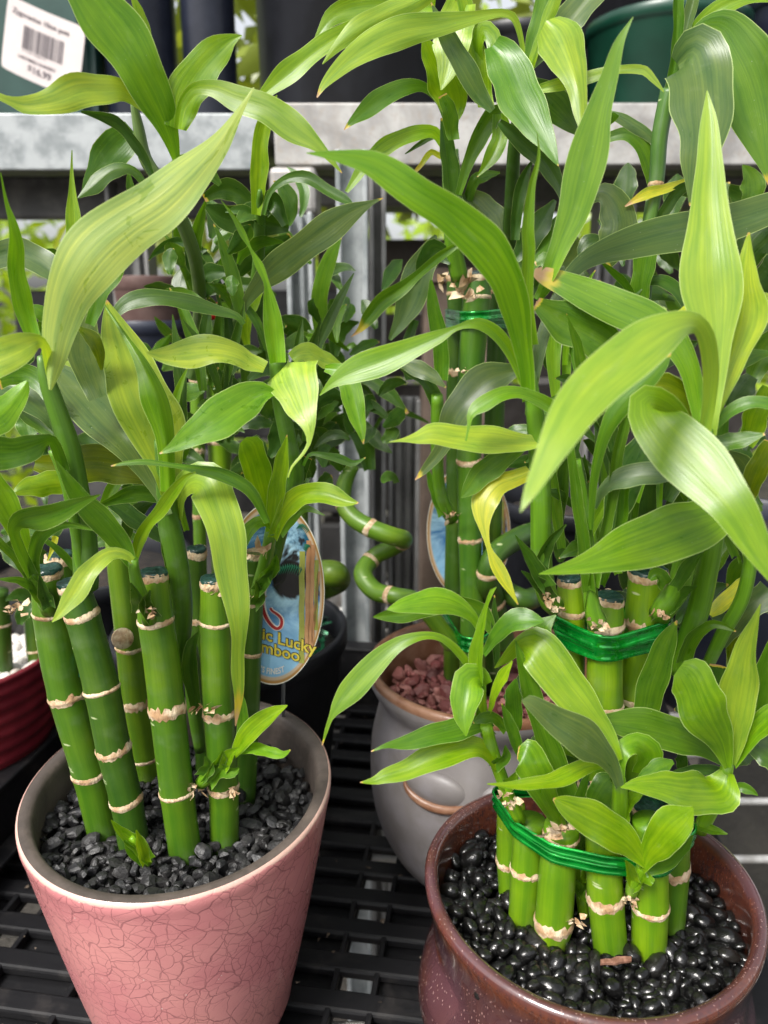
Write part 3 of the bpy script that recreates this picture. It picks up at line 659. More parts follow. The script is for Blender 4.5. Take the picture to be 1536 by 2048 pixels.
for a0 in (-2.08, -1.46):                                   # eyelids with a brown line below
    V = []; n, mm = 24, 12; ca, sa = math.cos(a0), math.sin(a0); cen = np.array(GR) + np.array((ca * .0652, sa * .0652, .0875)); tx = np.array((-sa, ca, 0)); rr = np.array((ca, sa, .12)); up = np.array((0, 0, 1.))
    for i in range(mm + 1):
        for j in range(n):
            th, ph = math.pi / 2 * i / mm, 2 * math.pi * j / n
            V.append(cen + tx * .0185 * math.sin(th) * math.cos(ph) + up * .0098 * math.sin(th) * math.sin(ph) + rr * .0058 * math.cos(th))
    e = mesh('eyelid', V, grid_faces(mm + 1, n, True), M_GPOT, grey)
    T_ = [cen + tx * .0187 * math.cos(p) + up * (.0100 * math.sin(p)) + rr * (.0012 + .002 * abs(math.sin(p))) for p in np.linspace(math.pi * .98, 2.02 * math.pi, 30)]
    V, Fc, _ = tube(T_, [.0005 + .0024 * math.sin(math.pi * i / 29) for i in range(30)], 10); mesh('eye_line', V, Fc, M_RIMB, e)
RD = at(-112, 1305, .475); RD = (RD[0], .475, 0.0); RH = at(-112, 1305, .475)[2]
M_REDP = simple('red_glaze', (.13, .010, .017), (.19, .018, .026), .35, 40, bump=.1)
redp = thing('plant_pot', 'ribbed dark red pot of white pebbles at the left edge', 'pot', RD)
rp = [(.002, 0), (.05, 0)]; 
for i in range(70):
    t = i / 69; rp.append((.052 + .019 * t ** .7 + .0008 * math.sin(t * 2 * math.pi * 11), .002 + (RH - .004) * t))
rp += [(.0712, RH), (.0685, RH + .0006), (.0665, RH - .001), (.065, RH - .012), (.06, RH - .03), (.002, RH - .03)]
lathe('ribbed_body', rp, RD, M_REDP, redp, 96)
M_BLK = simple('black_pot_plastic', (.007, .0075, .010), (.014, .015, .020), .42, 20, bump=.08)
M_NAVY = simple('navy_pot_plastic', (.010, .013, .024), (.020, .024, .040), .35, 15, bump=.08)
M_SOIL = simple('potting_soil', (.018, .013, .010), (.05, .036, .026), .9, 160, bump=.8)
def nursery_pot(label, c, r, h, mat=M_BLK, taper=.8, lip=.004, soil=True, cat='pot', name='nursery_pot', grp=None):
    t = thing(name, label, cat, c, grp)
    p = [(.002, 0), (r * taper, 0), (r * (taper + .02), .003), (r * .985, h - .014), (r * .99, h - .0135), (r + lip * .5, h - .012), (r + lip * .5, h - .001), (r + lip * .3, h), (r - .001, h), (r - .0025, h - .002), (r * .95, h - .02), (r * .9, h * .7), (.002, h * .7)]
    lathe('body', p, c, mat, t, 72)
    if soil: lathe('soil', [(.001, h - .018), (r * .94, h - .020), (r * .94, h - .03)], c, M_SOIL, t, 40)
    return t
BK = at(462, 1250, .478); BK = (BK[0], .478, 0.0); BKH = at(462, 1250, .478)[2]
nursery_pot('round black nursery pot of green tinsel behind the pink pot', BK, .075, BKH)
M_TIN = simple('green_tinsel', (.004, .05, .02), (.02, .16, .07), .25, 300, metal=.4)
rg = random.Random(3); tn = MB()
for i in range(420):
    a, r = rg.uniform(0, 6.28), .068 * math.sqrt(rg.random()); p = np.array((BK[0] + r * math.cos(a), BK[1] + r * math.sin(a), BKH - .016 + rg.uniform(0, .014)))
    d1 = np.array((rg.gauss(0, 1), rg.gauss(0, 1), rg.gauss(0, .6))); d1 *= .007 / np.linalg.norm(d1); d2 = np.cross(d1, (rg.gauss(0, 1), rg.gauss(0, 1), rg.gauss(0, 1))); d2 *= .0011 / np.linalg.norm(d2)
    tn.add([p - d1 - d2, p - d1 + d2, p + d2 * 1.2 + (0, 0, .002), p - d2 * 1.2 + (0, 0, .002), p + d1 + d2, p + d1 - d2], [(0, 1, 2, 3), (3, 2, 4, 5)])
tag(tn.build('tinsel', M_TIN), 'green tinsel strands heaped in the round black pot', 'tinsel', None, 'stuff')
# pots that stand further back on the bench
c = at(300, 640, .80); nursery_pot('tall navy pot behind the left plants, red pot standing in it', (c[0], .80, -.0165), .042, c[2] + .0165, M_NAVY, .85)
M_TERR = simple('terracotta', (.085, .045, .038), (.13, .08, .068), .7, 30)
c2 = at(298, 622, .80); nursery_pot('small faded red pot nested in the tall navy pot', (c2[0], .80, c2[2] - .022), .032, .055, M_TERR, .85, .002)
c = at(1475, 1050, .64); nursery_pot('black pot behind the long stems on the right', (c[0] + .02, .66, -.0165), .085, c[2] + .0165, M_NAVY, .82)
c = at(690, 1235, .60); nursery_pot('wide low black pot between the metal post and the pink pot', (c[0] - .12, .585, -.0165), .075, .115, M_BLK)
c = at(150, 1000, .60); nursery_pot('black pot added to fill the dark behind the leftmost stalks', (c[0], .60, -.0165), .085, c[2] - .03, M_BLK)  # added pot, fills the darkness behind the left plants
c = at(1180, 900, .62); nursery_pot('black pot added to fill the dark behind the two tall bundles', (c[0], .62, -.0165), .075, c[2] - .02, M_BLK)  # added pot, stands in for the darkness behind the bundles
M_CARD = simple('cardboard', (.12, .085, .062), (.18, .13, .10), .8, 20)
ct = thing('cardboard_carton', 'brown cardboard carton behind the tallest bundle', 'carton', (.07, .82, -.016))
zc0 = zpx(565, .82); MB().box((.075, .83, (zc0 - .016) / 2), (.07, .07, zc0 + .015), bev=.002).build('box', M_CARD, ct)
MB().box((.075, .794, zc0 + .006), (.07, .002, .016), Matrix.Rotation(R(-35), 3, 'X')).build('flap', M_CARD, ct)
bcr = thing('filler_crate', 'dark grey crate added to darken the gap behind the left plants', 'crate', (-.25, 1.02, GZ))  # added crate, put in to darken the background here
M_SHD = simple('dark_crate_plastic', (.035, .034, .034), (.06, .058, .056), .6, 20)
ztc = zpx(585, 1.0)
for i in range(9): MB().box((-.235, 1.0, ztc - .04 - .1 * i), (.44, .012, .085), bev=.004).build('crate_slat', M_SHD, bcr)
for x in (-.45, -.235, -.02): MB().box((x, 1.016, (ztc + GZ) / 2), (.03, .018, ztc - GZ)).build('upright', M_SHD, bcr)
M_CRATE = simple('weathered_timber', (.085, .072, .064), (.16, .14, .125), .8, 12, bump=.3)
cr = thing('timber_crate', 'weathered timber crate behind the metal posts', 'crate', (.2, 1.15, GZ))
zt_ = zpx(478, 1.12)
for i in range(8):
    MB().box((.22, 1.12 + .004 * (i % 2), zt_ - .045 - .098 * i), (.62, .02, .088), bev=.003).build('plank', M_CRATE, cr)
for x in (-.06, .5): MB().box((x, 1.145, (zt_ + GZ) / 2), (.04, .028, zt_ - GZ)).build('upright', M_CRATE, cr)

# ---------------------------------------------------------------- pots on the upper shelf
SZ = zt - .010
M_GRNP = simple('dark_green_plastic', (.012, .045, .036), (.020, .062, .050), .35, 15, bump=.05)
M_GRN2 = simple('bottle_green_plastic', (.004, .036, .020), (.007, .052, .030), .32, 15, bump=.05)
sq = thing('square_pot', 'dark green square pot with a white price label', 'pot', (at(80, 150, .87)[0], .87, SZ))
xa, xb = xpx(-60, 150, .87), xpx(196, 150, .87)
bm = bmesh.new(); zc1 = SZ + .19; ins = .008
vs = [bm.verts.new(p) for p in ((xa + ins, .87, SZ), (xb - ins, .87, SZ), (xb - ins, .99, SZ), (xa + ins, .99, SZ), (xa, .862, zc1), (xb, .862, zc1), (xb, 1.0, zc1), (xa, 1.0, zc1))]
for f in ((0, 1, 5, 4), (1, 2, 6, 5), (2, 3, 7, 6), (3, 0, 4, 7), (3, 2, 1, 0), (4, 5, 6, 7)): bm.faces.new([vs[i] for i in f])
bmesh.ops.bevel(bm, geom=list(bm.edges), offset=.012, segments=3, affect='EDGES')
mbv = MB(); bm.verts.index_update(); mbv.add([np.array(v.co) for v in bm.verts], [[v.index for v in f.verts] for f in bm.faces]); bm.free(); mbv.build('body', M_GRNP, sq)
M_PAPER = simple('label_paper', (.60, .53, .515), (.65, .58, .56), .45, 20)
M_INK = simple('grey_ink', (.13, .11, .12), rough=.6)
def ink_text(body, size, mat, parent, fn, name='print', align='LEFT', spacing=1.0, bold=0):
    cu = bpy.data.curves.new('t', 'FONT'); cu.body = body; cu.size = size; cu.align_x = align; cu.resolution_u = 3; cu.space_character = spacing; cu.offset = bold
    ob = bpy.data.objects.new('t', cu); col.objects.link(ob); dg = bpy.context.evaluated_depsgraph_get(); dg.update()
    me = bpy.data.meshes.new_from_object(ob.evaluated_get(dg)); V = [fn(v.co.x, v.co.y) for v in me.vertices]; Fc = [tuple(p.vertices) for p in me.polygons]
    bpy.data.objects.remove(ob); bpy.data.curves.remove(cu); bpy.data.meshes.remove(me)
    return mesh(name, V, Fc, mat, parent, smooth=False)
def on_pot(z):      # front face of the square pot leans out a little
    return .87 - .008 * (z - SZ) / (.19)
def lab(u, v, e=.0006):
    px, py = 19 + 154 * u - 18 * v, -10 + 66 * u + 143 * v + 12 * u * (1 - u)
    p = at(px, py, .866); p[1] = on_pot(p[2]) - e; return p
n = 12; V = []
def corner(u, v, r=.06):
    return u, v
for i in range(n + 1):
    for j in range(n + 1):
        u, v = i / n, j / n
        a, b2 = abs(u - .5) * 2, abs(v - .5) * 2; k4 = 1 - .03 * (a ** 8 * b2 ** 8)
        V.append(lab(.5 + (u - .5) * k4, .5 + (v - .5) * k4))
plab = mesh('price_label', V, grid_faces(n + 1, n + 1), M_PAPER, sq, smooth=False)
T = lambda u0, v0, su, sv: (lambda x, y: lab(u0 + x * su, v0 - y * sv, .0010))
ink_text('Zygocactus 10cm pots', .1, M_INK, plab, T(.075, .20, .80, 1.0), bold=.0025)
ink_text('LADYBIRD NURSERY', .075, M_INK, plab, T(.20, .755, .70, .85), bold=.002)
ink_text('$16.99', .13, M_INK, plab, T(.33, .89, .85, 1.0), bold=.004)
ink_text('9 310 7200 41', .06, M_INK, plab, T(.24, .655, .9, .7))
rg = random.Random(12); bc = MB(); u = .235
while u < .74:
    w_ = rg.choice((.006, .006, .011, .017)); k0 = len(bc.v)
    bc.add([lab(u, .30, .001), lab(u + w_, .30, .001), lab(u + w_, .615, .001), lab(u, .615, .001)], [(0, 1, 2, 3)]); u += w_ + rg.choice((.005, .008, .012))
bc.build('barcode', M_INK, plab)
def shelf_pot(pa, pb, py, F, h, label, mat, taper=.82):
    xa, xb = xpx(pa, py, F), xpx(pb, py, F); r = (xb - xa) / 2
    return nursery_pot(label, ((xa + xb) / 2, F + r * .2, SZ), r, h, mat, taper)
shelf_pot(205, 352, 120, .90, .19, 'narrow black pot on the shelf beside the square green pot', M_NAVY, .95)
shelf_pot(364, 472, 120, .90, .19, 'slim black pot on the shelf with daylight on either side', M_NAVY, .95)
shelf_pot(508, 905, 120, .93, .19, 'broad black pot at the middle of the shelf', M_BLK, .93)
shelf_pot(920, 1168, 150, 1.02, .15, 'black pot on the shelf left of the bottle green pot', M_BLK, .93)
hg = zpx(28, .93) - SZ
shelf_pot(1186, 1502, 60, .95, hg, 'bottle green round pot on the shelf at right', M_GRN2, .86)
shelf_pot(1080, 1560, 10, 1.2, .32, 'tall black pot added as dark backing behind the bottle green pot', M_BLK, .95)  # added dark backing, keeps bright sky from showing above the green pot
shelf_pot(1512, 1720, 100, .95, .17, 'black pot at the right end of the shelf', M_NAVY)
leaf_mass('foliage', 'blurred yellow green foliage beyond the shelf pots', 900, ((-.6, .3), (1.5, 1.9), (.5, 1.2)), .05, (.25, .3, .05), 8)

# ---------------------------------------------------------------- oval plant tags
def mat_tag():
    k = NT('tag_print'); uv = k.coords('UV'); sx = k.n('SeparateXYZ'); k.set(sx, 0, uv); x, y = sx.outputs[0], sx.outputs[1]
    n1 = k.noise(k.vmul(uv, (2.2, 4.5, 1)), 1, 5, .6, .6); n2 = k.noise(k.vmul(uv, (1.5, 2.2, 1)), 1.4, 4, .6, .8)
    c = k.mix(k.ramp(n1, .35, .62), (.006, .11, .34, 1), (.42, .66, .82, 1)); c = k.mix(k.math('MULTIPLY', k.ramp(y, .5, .2), .8), c, (.28, .54, .80, 1))
    c = k.mix(k.math('MULTIPLY', k.ramp(y, .45, .85), k.ramp(n1, .65, .4)), c, (.015, .10, .17, 1))
    c = k.mix(k.math('MULTIPLY', k.ramp(n2, .54, .60), k.ramp(y, .42, .55)), c, (.02, .017, .02, 1))
    dx = k.math('MULTIPLY', k.math('SUBTRACT', x, .5), 2); dy = k.math('MULTIPLY', k.math('SUBTRACT', y, .5), 2)
    rr = k.math('SQRT', k.math('ADD', k.math('MULTIPLY', dx, dx), k.math('MULTIPLY', dy, dy)))
    ex = k.math('DIVIDE', k.math('SUBTRACT', x, .66), .17); ey = k.math('DIVIDE', k.math('SUBTRACT', y, .60), .12)
    er = k.math('ADD', k.math('SQRT', k.math('ADD', k.math('MULTIPLY', ex, ex), k.math('MULTIPLY', ey, ey))), k.math('MULTIPLY', k.math('SUBTRACT', n2, .5), 1.2))
    c = k.mix(k.ramp(er, 1.05, .85), c, (.016, .014, .017, 1))
    c = k.mix(k.ramp(rr, .90, .925), c, (.55, .42, .30, 1)); c = k.mix(k.ramp(rr, .94, .965), c, (.42, .22, .07, 1)); c = k.mix(k.ramp(rr, .985, .99), c, (.75, .73, .66, 1))
    k.p(Base_Color=c, Roughness=.22, Coat_Weight=.3); return k.m
M_TAG = mat_tag()
M_YEL = simple('yellow_print', (.62, .50, .06), rough=.4); M_BLKP = simple('black_print', (.02, .02, .015), rough=.4); M_WHT = simple('white_print', (.75, .72, .68), rough=.4); M_REDI = simple('red_print', (.35, .02, .02), rough=.4)
M_TANP = simple('tan_print', (.42, .20, .09), (.5, .27, .13), .4, 90); M_LIMP = simple('olive_print', (.28, .30, .05), (.38, .38, .09), .4, 90); M_FERN = simple('fern_print', (.01, .12, .06), rough=.4)
def plant_tag(label, cx, cy, F, a, b, tilt, yaw, stake, full=True):
    C = at(cx, cy, F); ct_, st_ = math.cos(tilt), math.sin(tilt)
    U = np.array((math.cos(yaw) * ct_, math.sin(yaw) * ct_, st_)); W = np.array((-st_ * math.cos(yaw), .10, ct_)); W /= np.linalg.norm(W); Nn = np.cross(U, W)   # towards the camera
    t = thing('plant_tag', label, 'tag', tuple(C)); mp = lambda x, y, e=0: C + U * x * a + W * y * b + Nn * e
    V, uv, n = [], [], 72
    for (q, e) in ((1.0, -.0008), (1.0, 0), (.75, 0), (.5, 0), (.25, 0)):
        for j in range(n):
            an = 2 * math.pi * j / n; x, y = q * math.cos(an), q * math.sin(an); V.append(mp(x, y, e)); uv.append((.5 + x / 2, .5 + y / 2))
    V.append(mp(0, 0)); uv.append((.5, .5)); Fc = grid_faces(5, n, True) + [(4 * n + j, 4 * n + (j + 1) % n, len(V) - 1) for j in range(n)] + [tuple(range(n))[::-1]]
    card = mesh('card', V, Fc, M_TAG, t, uv, smooth=False)
    def strip(path, w0, mat, e, name):
        m = MB(); P = np.array(path, float); Tn = np.gradient(P, axis=0); L = np.hypot(Tn[:, 0] * a, Tn[:, 1] * b)
        for i in range(len(P) - 1):
            q = []
            for k_ in (i, i + 1):
                nx, ny = -Tn[k_][1] * b / L[k_], Tn[k_][0] * a / L[k_]; w_ = w0 if not callable(w0) else w0(k_ / (len(P) - 1))
                q.append((mp(P[k_][0] + nx * w_ / a, P[k_][1] + ny * w_ / b, e), mp(P[k_][0] - nx * w_ / a, P[k_][1] - ny * w_ / b, e)))
            m.add([q[0][0], q[0][1], q[1][1], q[1][0]], [(0, 1, 2, 3)])
        return m.build(name, mat, card)
    for (xa_, ya, xb_, yb, w_, mm) in ((.54, .50, .60, -.72, .0013, M_LIMP), (.66, .62, .70, -.60, .0011, M_TANP), (.735, .58, .765, -.56, .0011, M_TANP), (.82, .42, .86, -.34, .0009, M_LIMP), (.87, .30, .80, -.48, .0007, M_TANP)):
        strip([(xa_ + (xb_ - xa_) * s_ + .006 * math.sin(s_ * 21), ya + (yb - ya) * s_) for s_ in np.linspace(0, 1, 14)], w_, mm, .0003, 'bamboo_print')
    fr = MB()
    for (ox, oy, ang, ln) in ((.52, .30, 2.75, .42), (.62, .72, 2.2, .30), (.58, .52, 1.3, .25)):
        for i in range(10):
            s_ = i / 9; bx, by = ox + math.cos(ang) * ln * s_, oy + math.sin(ang) * ln * s_ * .6 - .10 * s_ * s_
            for sgn in (-1, 1):
                ex, ey = bx + .06 * math.cos(ang + sgn * 1.2), by + .07 * math.sin(ang + sgn * 1.2) - .03
                fr.add([mp(bx, by, .0006), mp(bx + .035, by + .008, .0006), mp(ex, ey, .0004)], [(0, 1, 2)])
    fr.build('fern_print', M_FERN, card)
    if full:
        S = [(-.40 + .02, .02), (-.33, .10), (-.22, .13), (-.16, .06), (-.19, -.06), (-.20, -.20), (-.14, -.32), (-.02, -.42), (.10, -.46), (.18, -.43), (.19, -.36), (.12, -.31), (0.0, -.27), (-.04, -.24)]
        S2, _ = catmull(np.column_stack([S, S]), 60); S2 = S2[:, :2] + np.array((0, .10))
        strip(S2, lambda s_: .0019 * (1 - .5 * s_), M_WHT, .0004, 'halo_print'); strip(S2, lambda s_: .0011 * (1 - .5 * s_), M_REDI, .0007, 'character_print')
        for (x_, y_, x2, y2) in ((-.36, .0, -.30, -.22), (-.30, .06, -.24, -.02), (-.36, -.08, -.26, -.06), (-.28, -.08, -.27, -.20), (-.52, .10, -.48, -.2), (-.58, -.02, -.42, .0)):
            strip([(x_ + (x2 - x_) * s_, y_ + .10 + (y2 - y_) * s_) for s_ in np.linspace(0, 1, 6)], .0015, M_WHT, .0005, 'halo_print'); strip([(x_ + (x2 - x_) * s_, y_ + .10 + (y2 - y_) * s_) for s_ in np.linspace(0, 1, 6)], .0008, M_REDI, .0008, 'character_print')
        def tx(body, x0_, y0_, size, slope, mat, off, bold=0):
            fn = lambda x, y: mp(x0_ + x / a, y0_ + (y + x * slope) / b, off); ink_text(body, size, mat, card, fn, 'lettering', spacing=1.0, bold=bold)
        for mt, off, bo in ((M_BLKP, .0006, .00042), (M_YEL, .0009, .00016)):
            tx('Exotic Lucky', -.80, -.42, .0078, -.20, mt, off, bo); tx('Bamboo', -.52, -.60, .0078, -.17, mt, off, bo)
        arc = lambda x, y: mp((.875 - y / .045) * math.cos(R(-134) + x / .030), (.875 - y / .045) * math.sin(R(-134) + x / .030), .0006)
        ink_text("NATURE'S FINEST", .0042, M_WHT, card, arc, 'lettering', bold=.0001)
    if stake:
        p0 = mp(*stake[0], -.0006); p1 = np.array(on_plane(*stake[1], .100)); V, Fc, _ = tube([p0, p1 + (0, 0, -.0)], [.0009, .0009], 8); mesh('stake', V, Fc, simple('tag_stake', (.10, .10, .11), rough=.3), t)
    return t
plant_tag('oval plant tag with yellow lettering and bamboo canes, on a stake in the pink pot', 546, 1190, .335, .0240, .0435, R(-3), R(-6), ((.25, -.93), (566, 1482)))
plant_tag('oval plant tag half hidden behind the tall bundle in the grey pot', 938, 1066, .455, .0262, .0425, R(3), R(8), None, False)
# ---------------------------------------------------------------- stalks
GP, GBt, GBs, GG, GBK = 'lucky bamboo stalks in the pink pot', 'tall bundled stalks in the brown pot', 'short bundled stalks in the brown pot', 'tall bundled stalks in the grey pot', 'stalks behind the pink pot'
ZP, ZB, ZG = .108, .0875, .112
DG, MG, LG = (.036, .094, .008), (.053, .134, .007), (.100, .215, .006)
culm('S1', 'thick leaning stalk furthest left in the pink pot, cut top sealed green', GP, '205,1655,62 179,1545,66 135,1388,72 112,1270,76 92,1140,62', Z=ZP, nodes=(1545, 1388, 1222), cap=True, c=MG)
culm('S1b', 'thin stalk mostly hidden behind the two leftmost stalks of the pink pot', GP, '215,1580,46 165,1380,50 118,1112,54', F=.335, nodes=(1118,), cap=True, c=DG)
culm('S2', 'stalk second from the left in the pink pot with four tan rings', GP, '267,1683,61 252,1598,62 228,1500,66 203,1375,68 165,1232,66 145,1165,60', Z=ZP, nodes=(1598, 1500, 1378, 1232), cap=True, c=DG)
culm('S3', 'olive stalk with a round scar standing behind the front row of the pink pot', GP, '291,1552,50 288,1518,52 271,1406,54 258,1272,54 243,1150,52 236,1080,50', Z=ZP, nodes=(1518, 1406, 1290), c=(.085, .17, .008))
culm('S4', 'thick upright stalk at the centre front of the pink pot, sealed dark green top', GP, '370,1702,64 354,1585,66 334,1413,70 322,1310,71 311,1235,68 308,1147,54', Z=ZP, nodes=(1585, 1413, 1237), cap=True, c=MG)
culm('S5', 'stalk right of centre in the pink pot with a small leafy sprout near its foot', GP, '449,1674,57 447,1575,59 438,1430,61 433,1310,64 431,1240,62 428,1160,54', Z=ZP, nodes=(1577, 1430, 1243), cap=True, c=MG)
culm('S6', 'rear right stalk of the pink pot beside the oval tag', GP, '490,1580,44 495,1450,46 500,1300,46 504,1215,44 508,1110,40', Z=ZP, nodes=(1300, 1200, 1110), c=DG)
culm('S7', 'slim rear stalk seen between the two front right stalks of the pink pot', GP, '410,1535,36 405,1430,36 398,1250,38 393,1100,38', Z=ZP, nodes=(1440, 1235, 1105), cap=True, c=DG)
culm('RS1', 'short stalk furthest left of the ribbon bound ring in the brown pot', GBs, '1025,1780,56 1022,1700,58 1022,1610,56', Z=ZB, nodes=(1722,), c=LG)
culm('RS2', 'second short stalk from the left in the brown pot, ring halfway up', GBs, '1047,1832,60 1054,1738,64 1060,1640,64', Z=ZB, nodes=(1737,), c=LG)
culm('RS3', 'thick short stalk with a ragged brown ring at its foot in the brown pot', GBs, '1102,1872,71 1107,1846,73 1115,1740,73 1124,1650,68', Z=ZB, nodes=(1845, 1668), c=LG)
culm('RS4', 'short stalk at the front middle of the brown pot above the bark chip', GBs, '1220,1890,68 1211,1795,71 1207,1700,71 1205,1640,68', Z=ZB, nodes=(1797,), c=LG)
culm('RS5', 'short front stalk of the brown pot with a leafy sprout at its ring', GBs, '1298,1896,68 1300,1808,71 1299,1700,71 1299,1640,66', Z=ZB, nodes=(1808,), c=LG)
culm('RS6', 'short stalk furthest right in the brown pot behind the front ring', GBs, '1338,1842,62 1345,1738,64 1348,1650,62', Z=ZB, nodes=(1737,), c=MG)
culm('RS7', 'short rear stalk of the brown pot with its sealed top under the striped leaf', GBs, '1290,1770,66 1292,1690,68 1300,1612,68', Z=ZB, nodes=(1685,), cap=True, c=DG)
culm('RS8', 'short rear stalk in shadow behind the green ribbon of the brown pot', GBs, '1180,1770,64 1185,1660,66 1192,1560,66', Z=ZB, nodes=(1568,), cap=True, c=DG)
culm('R1', 'left stalk of the tall green ribbon bundle in the brown pot', GBt, '1130,1700,46 1135,1500,48 1143,1330,52 1142,1215,54 1138,1158,46', F=.300, nodes=(1218, 1420), cap=True, c=LG)  # lighter culm colour on the tall bundle stands in for front light
culm('R2', 'front middle stalk of the tall ribbon bundle, charred flat top', GBt, '1205,1760,60 1208,1560,66 1209,1410,70 1210,1320,70 1212,1250,68 1218,1195,58', F=.288, nodes=(1405, 1250), cap=True, c=LG)
culm('R3', 'right stalk of the tall ribbon bundle with a charred broad top', GBt, '1252,1760,64 1258,1560,68 1266,1395,72 1277,1320,76 1290,1240,80 1297,1142,76', F=.300, nodes=(1386, 1240), cap=True, c=LG)
culm('TA', 'tallest thick stalk rising from red gravel in the grey pot', GG, '945,1345,52 943,1200,46 940,1080,46 938,925,48 942,742,52 952,619,56 955,548,52', F=.405, nodes=(1203, 1080, 925, 590), cap=True, c=(.05, .14, .010))
culm('TB', 'left stalk of the tall bundle in the grey pot', GG, '905,1350,36 906,1200,36 910,1000,36 912,742,38 915,619,40 912,550,38', Z=ZG, nodes=(1040, 740, 590), cap=True, c=DG)
culm('TC', 'rear right stalk of the tall bundle in the grey pot', GG, '985,1330,38 984,1080,38 990,800,40 997,640,42 999,565,40', F=.425, nodes=(1150, 760, 580), c=DG)
culm('QA', 'slim stalk with a red foil tie behind the pink pot', GBK, '402,1180,24 396,900,26 391,650,28', F=.45, nodes=(1030, 900, 760, 650), c=(.08, .18, .012))
culm('QB', 'thicker bright stalk standing behind the pink pot leaves', GBK, '446,1180,42 440,900,46 434,690,48', F=.46, nodes=(880, 700), c=LG)
culm('QC', 'stalk with leafy top standing right of the others behind the pink pot', GBK, '600,1190,30 602,1000,32 612,800,34 620,700,32', F=.48, nodes=(950, 820), c=DG)
culm('W1', 'small stalk in white pebbles of the red pot, ring near its foot', 'stalks in the red pot', '76,1328,34 70,1280,36 62,1190,36', Z=RH - .009, nodes=(1300,), c=DG)
culm('W2', 'small dark stalk at the left edge of the red pot', 'stalks in the red pot', '5,1345,40 2,1280,40 -5,1180,40', Z=RH - .009, nodes=(1250,), c=DG)
# the spiral stalk and the curled one in the grey pot
def curl(key, label, s, F, c, nodes=()):
    A = np.array(pts(s)); C, t = catmull(np.column_stack([A[:, :3], np.interp(np.linspace(0, 1, len(A)), np.linspace(0, 1, len(F)), F)]), 90)
    P = np.array([at(r[0], r[1], r[3]) for r in C]); rad = np.array([r[2] / 2 * depth(r[1], r[3]) / FPX for r in C])
    root = thing('bamboo_stalk', label, 'bamboo', tuple(P[0]), 'curled bamboo stalks'); V, Fc, uv = tube(P, rad, 22); o = mesh('culm', V, Fc, M_CULM, root, uv, color=c)
    for q, f in enumerate(nodes):
        i = int(f * 89); ring(o, P[i], P[min(i + 1, 89)] - P[max(i - 1, 0)], rad[i], .0013, .25, q + hash_(key))
    STALKS[key] = dict(root=root, culm=o, F=F[0], P=P, rad=rad); return root
curl('SP', 'spiral stalk winding up in front of the metal post', '905,1290,36 860,1230,35 830,1200,34 792,1192,35 750,1182,38 726,1148,38 748,1114,35 788,1094,34 808,1079,36 790,1074,37 745,1058,38 705,1034,36 686,1003,34 690,965,32 708,930,24', (.41, .405, .40, .415, .43, .415, .40, .41, .42, .42), (.085, .18, .012), (.30, .48, .60, .74, .86))
curl('SP2', 'curled stalk end beside the rim of the tinsel pot', '600,1215,44 605,1180,50 640,1150,54 668,1148,54 676,1160,50 650,1175,48', (.45, .45, .44, .43, .445, .46), (.075, .155, .012), (.2,))
curl('SP3', 'curled stalk low behind the right of the tallest bundle', '1010,1290,44 985,1195,46 975,1160,46 990,1110,44 1040,1075,44 1090,1060,44', (.42, .41, .40, .40, .42, .44), (.03, .085, .010), (.3, .5))
curl('SP4', 'second curled stalk crossing behind the tallest bundle', '960,1250,40 1000,1185,44 1050,1200,44 1080,1190,40', (.43, .42, .41, .43), (.03, .08, .010), (.4,))
# leafless upright of the plant at the back right
culm('RX', 'tall smooth stem rising behind the right leaves with big grey green leaves on top', GBt, '1292,1640,26 1290,1100,26 1285,900,26 1282,700,26 1292,560,26 1300,440,28 1313,362,30 1320,270,32 1338,180,34', F=.34, nodes=(365,), c=(.05, .13, .02), bulge=False)

# ---------------------------------------------------------------- shoots and leaves: (owner, colour, F, path, extras)
def shoot(key, s, F, c='M', **kw): return stem(STALKS[key]['root'], s, F, c, **kw)
def LV(par, rows):
    for r in rows:
        c, F, s = r[:3]; kw = r[3] if len(r) > 3 else {}
        leaf(par, c, F, s, **kw)
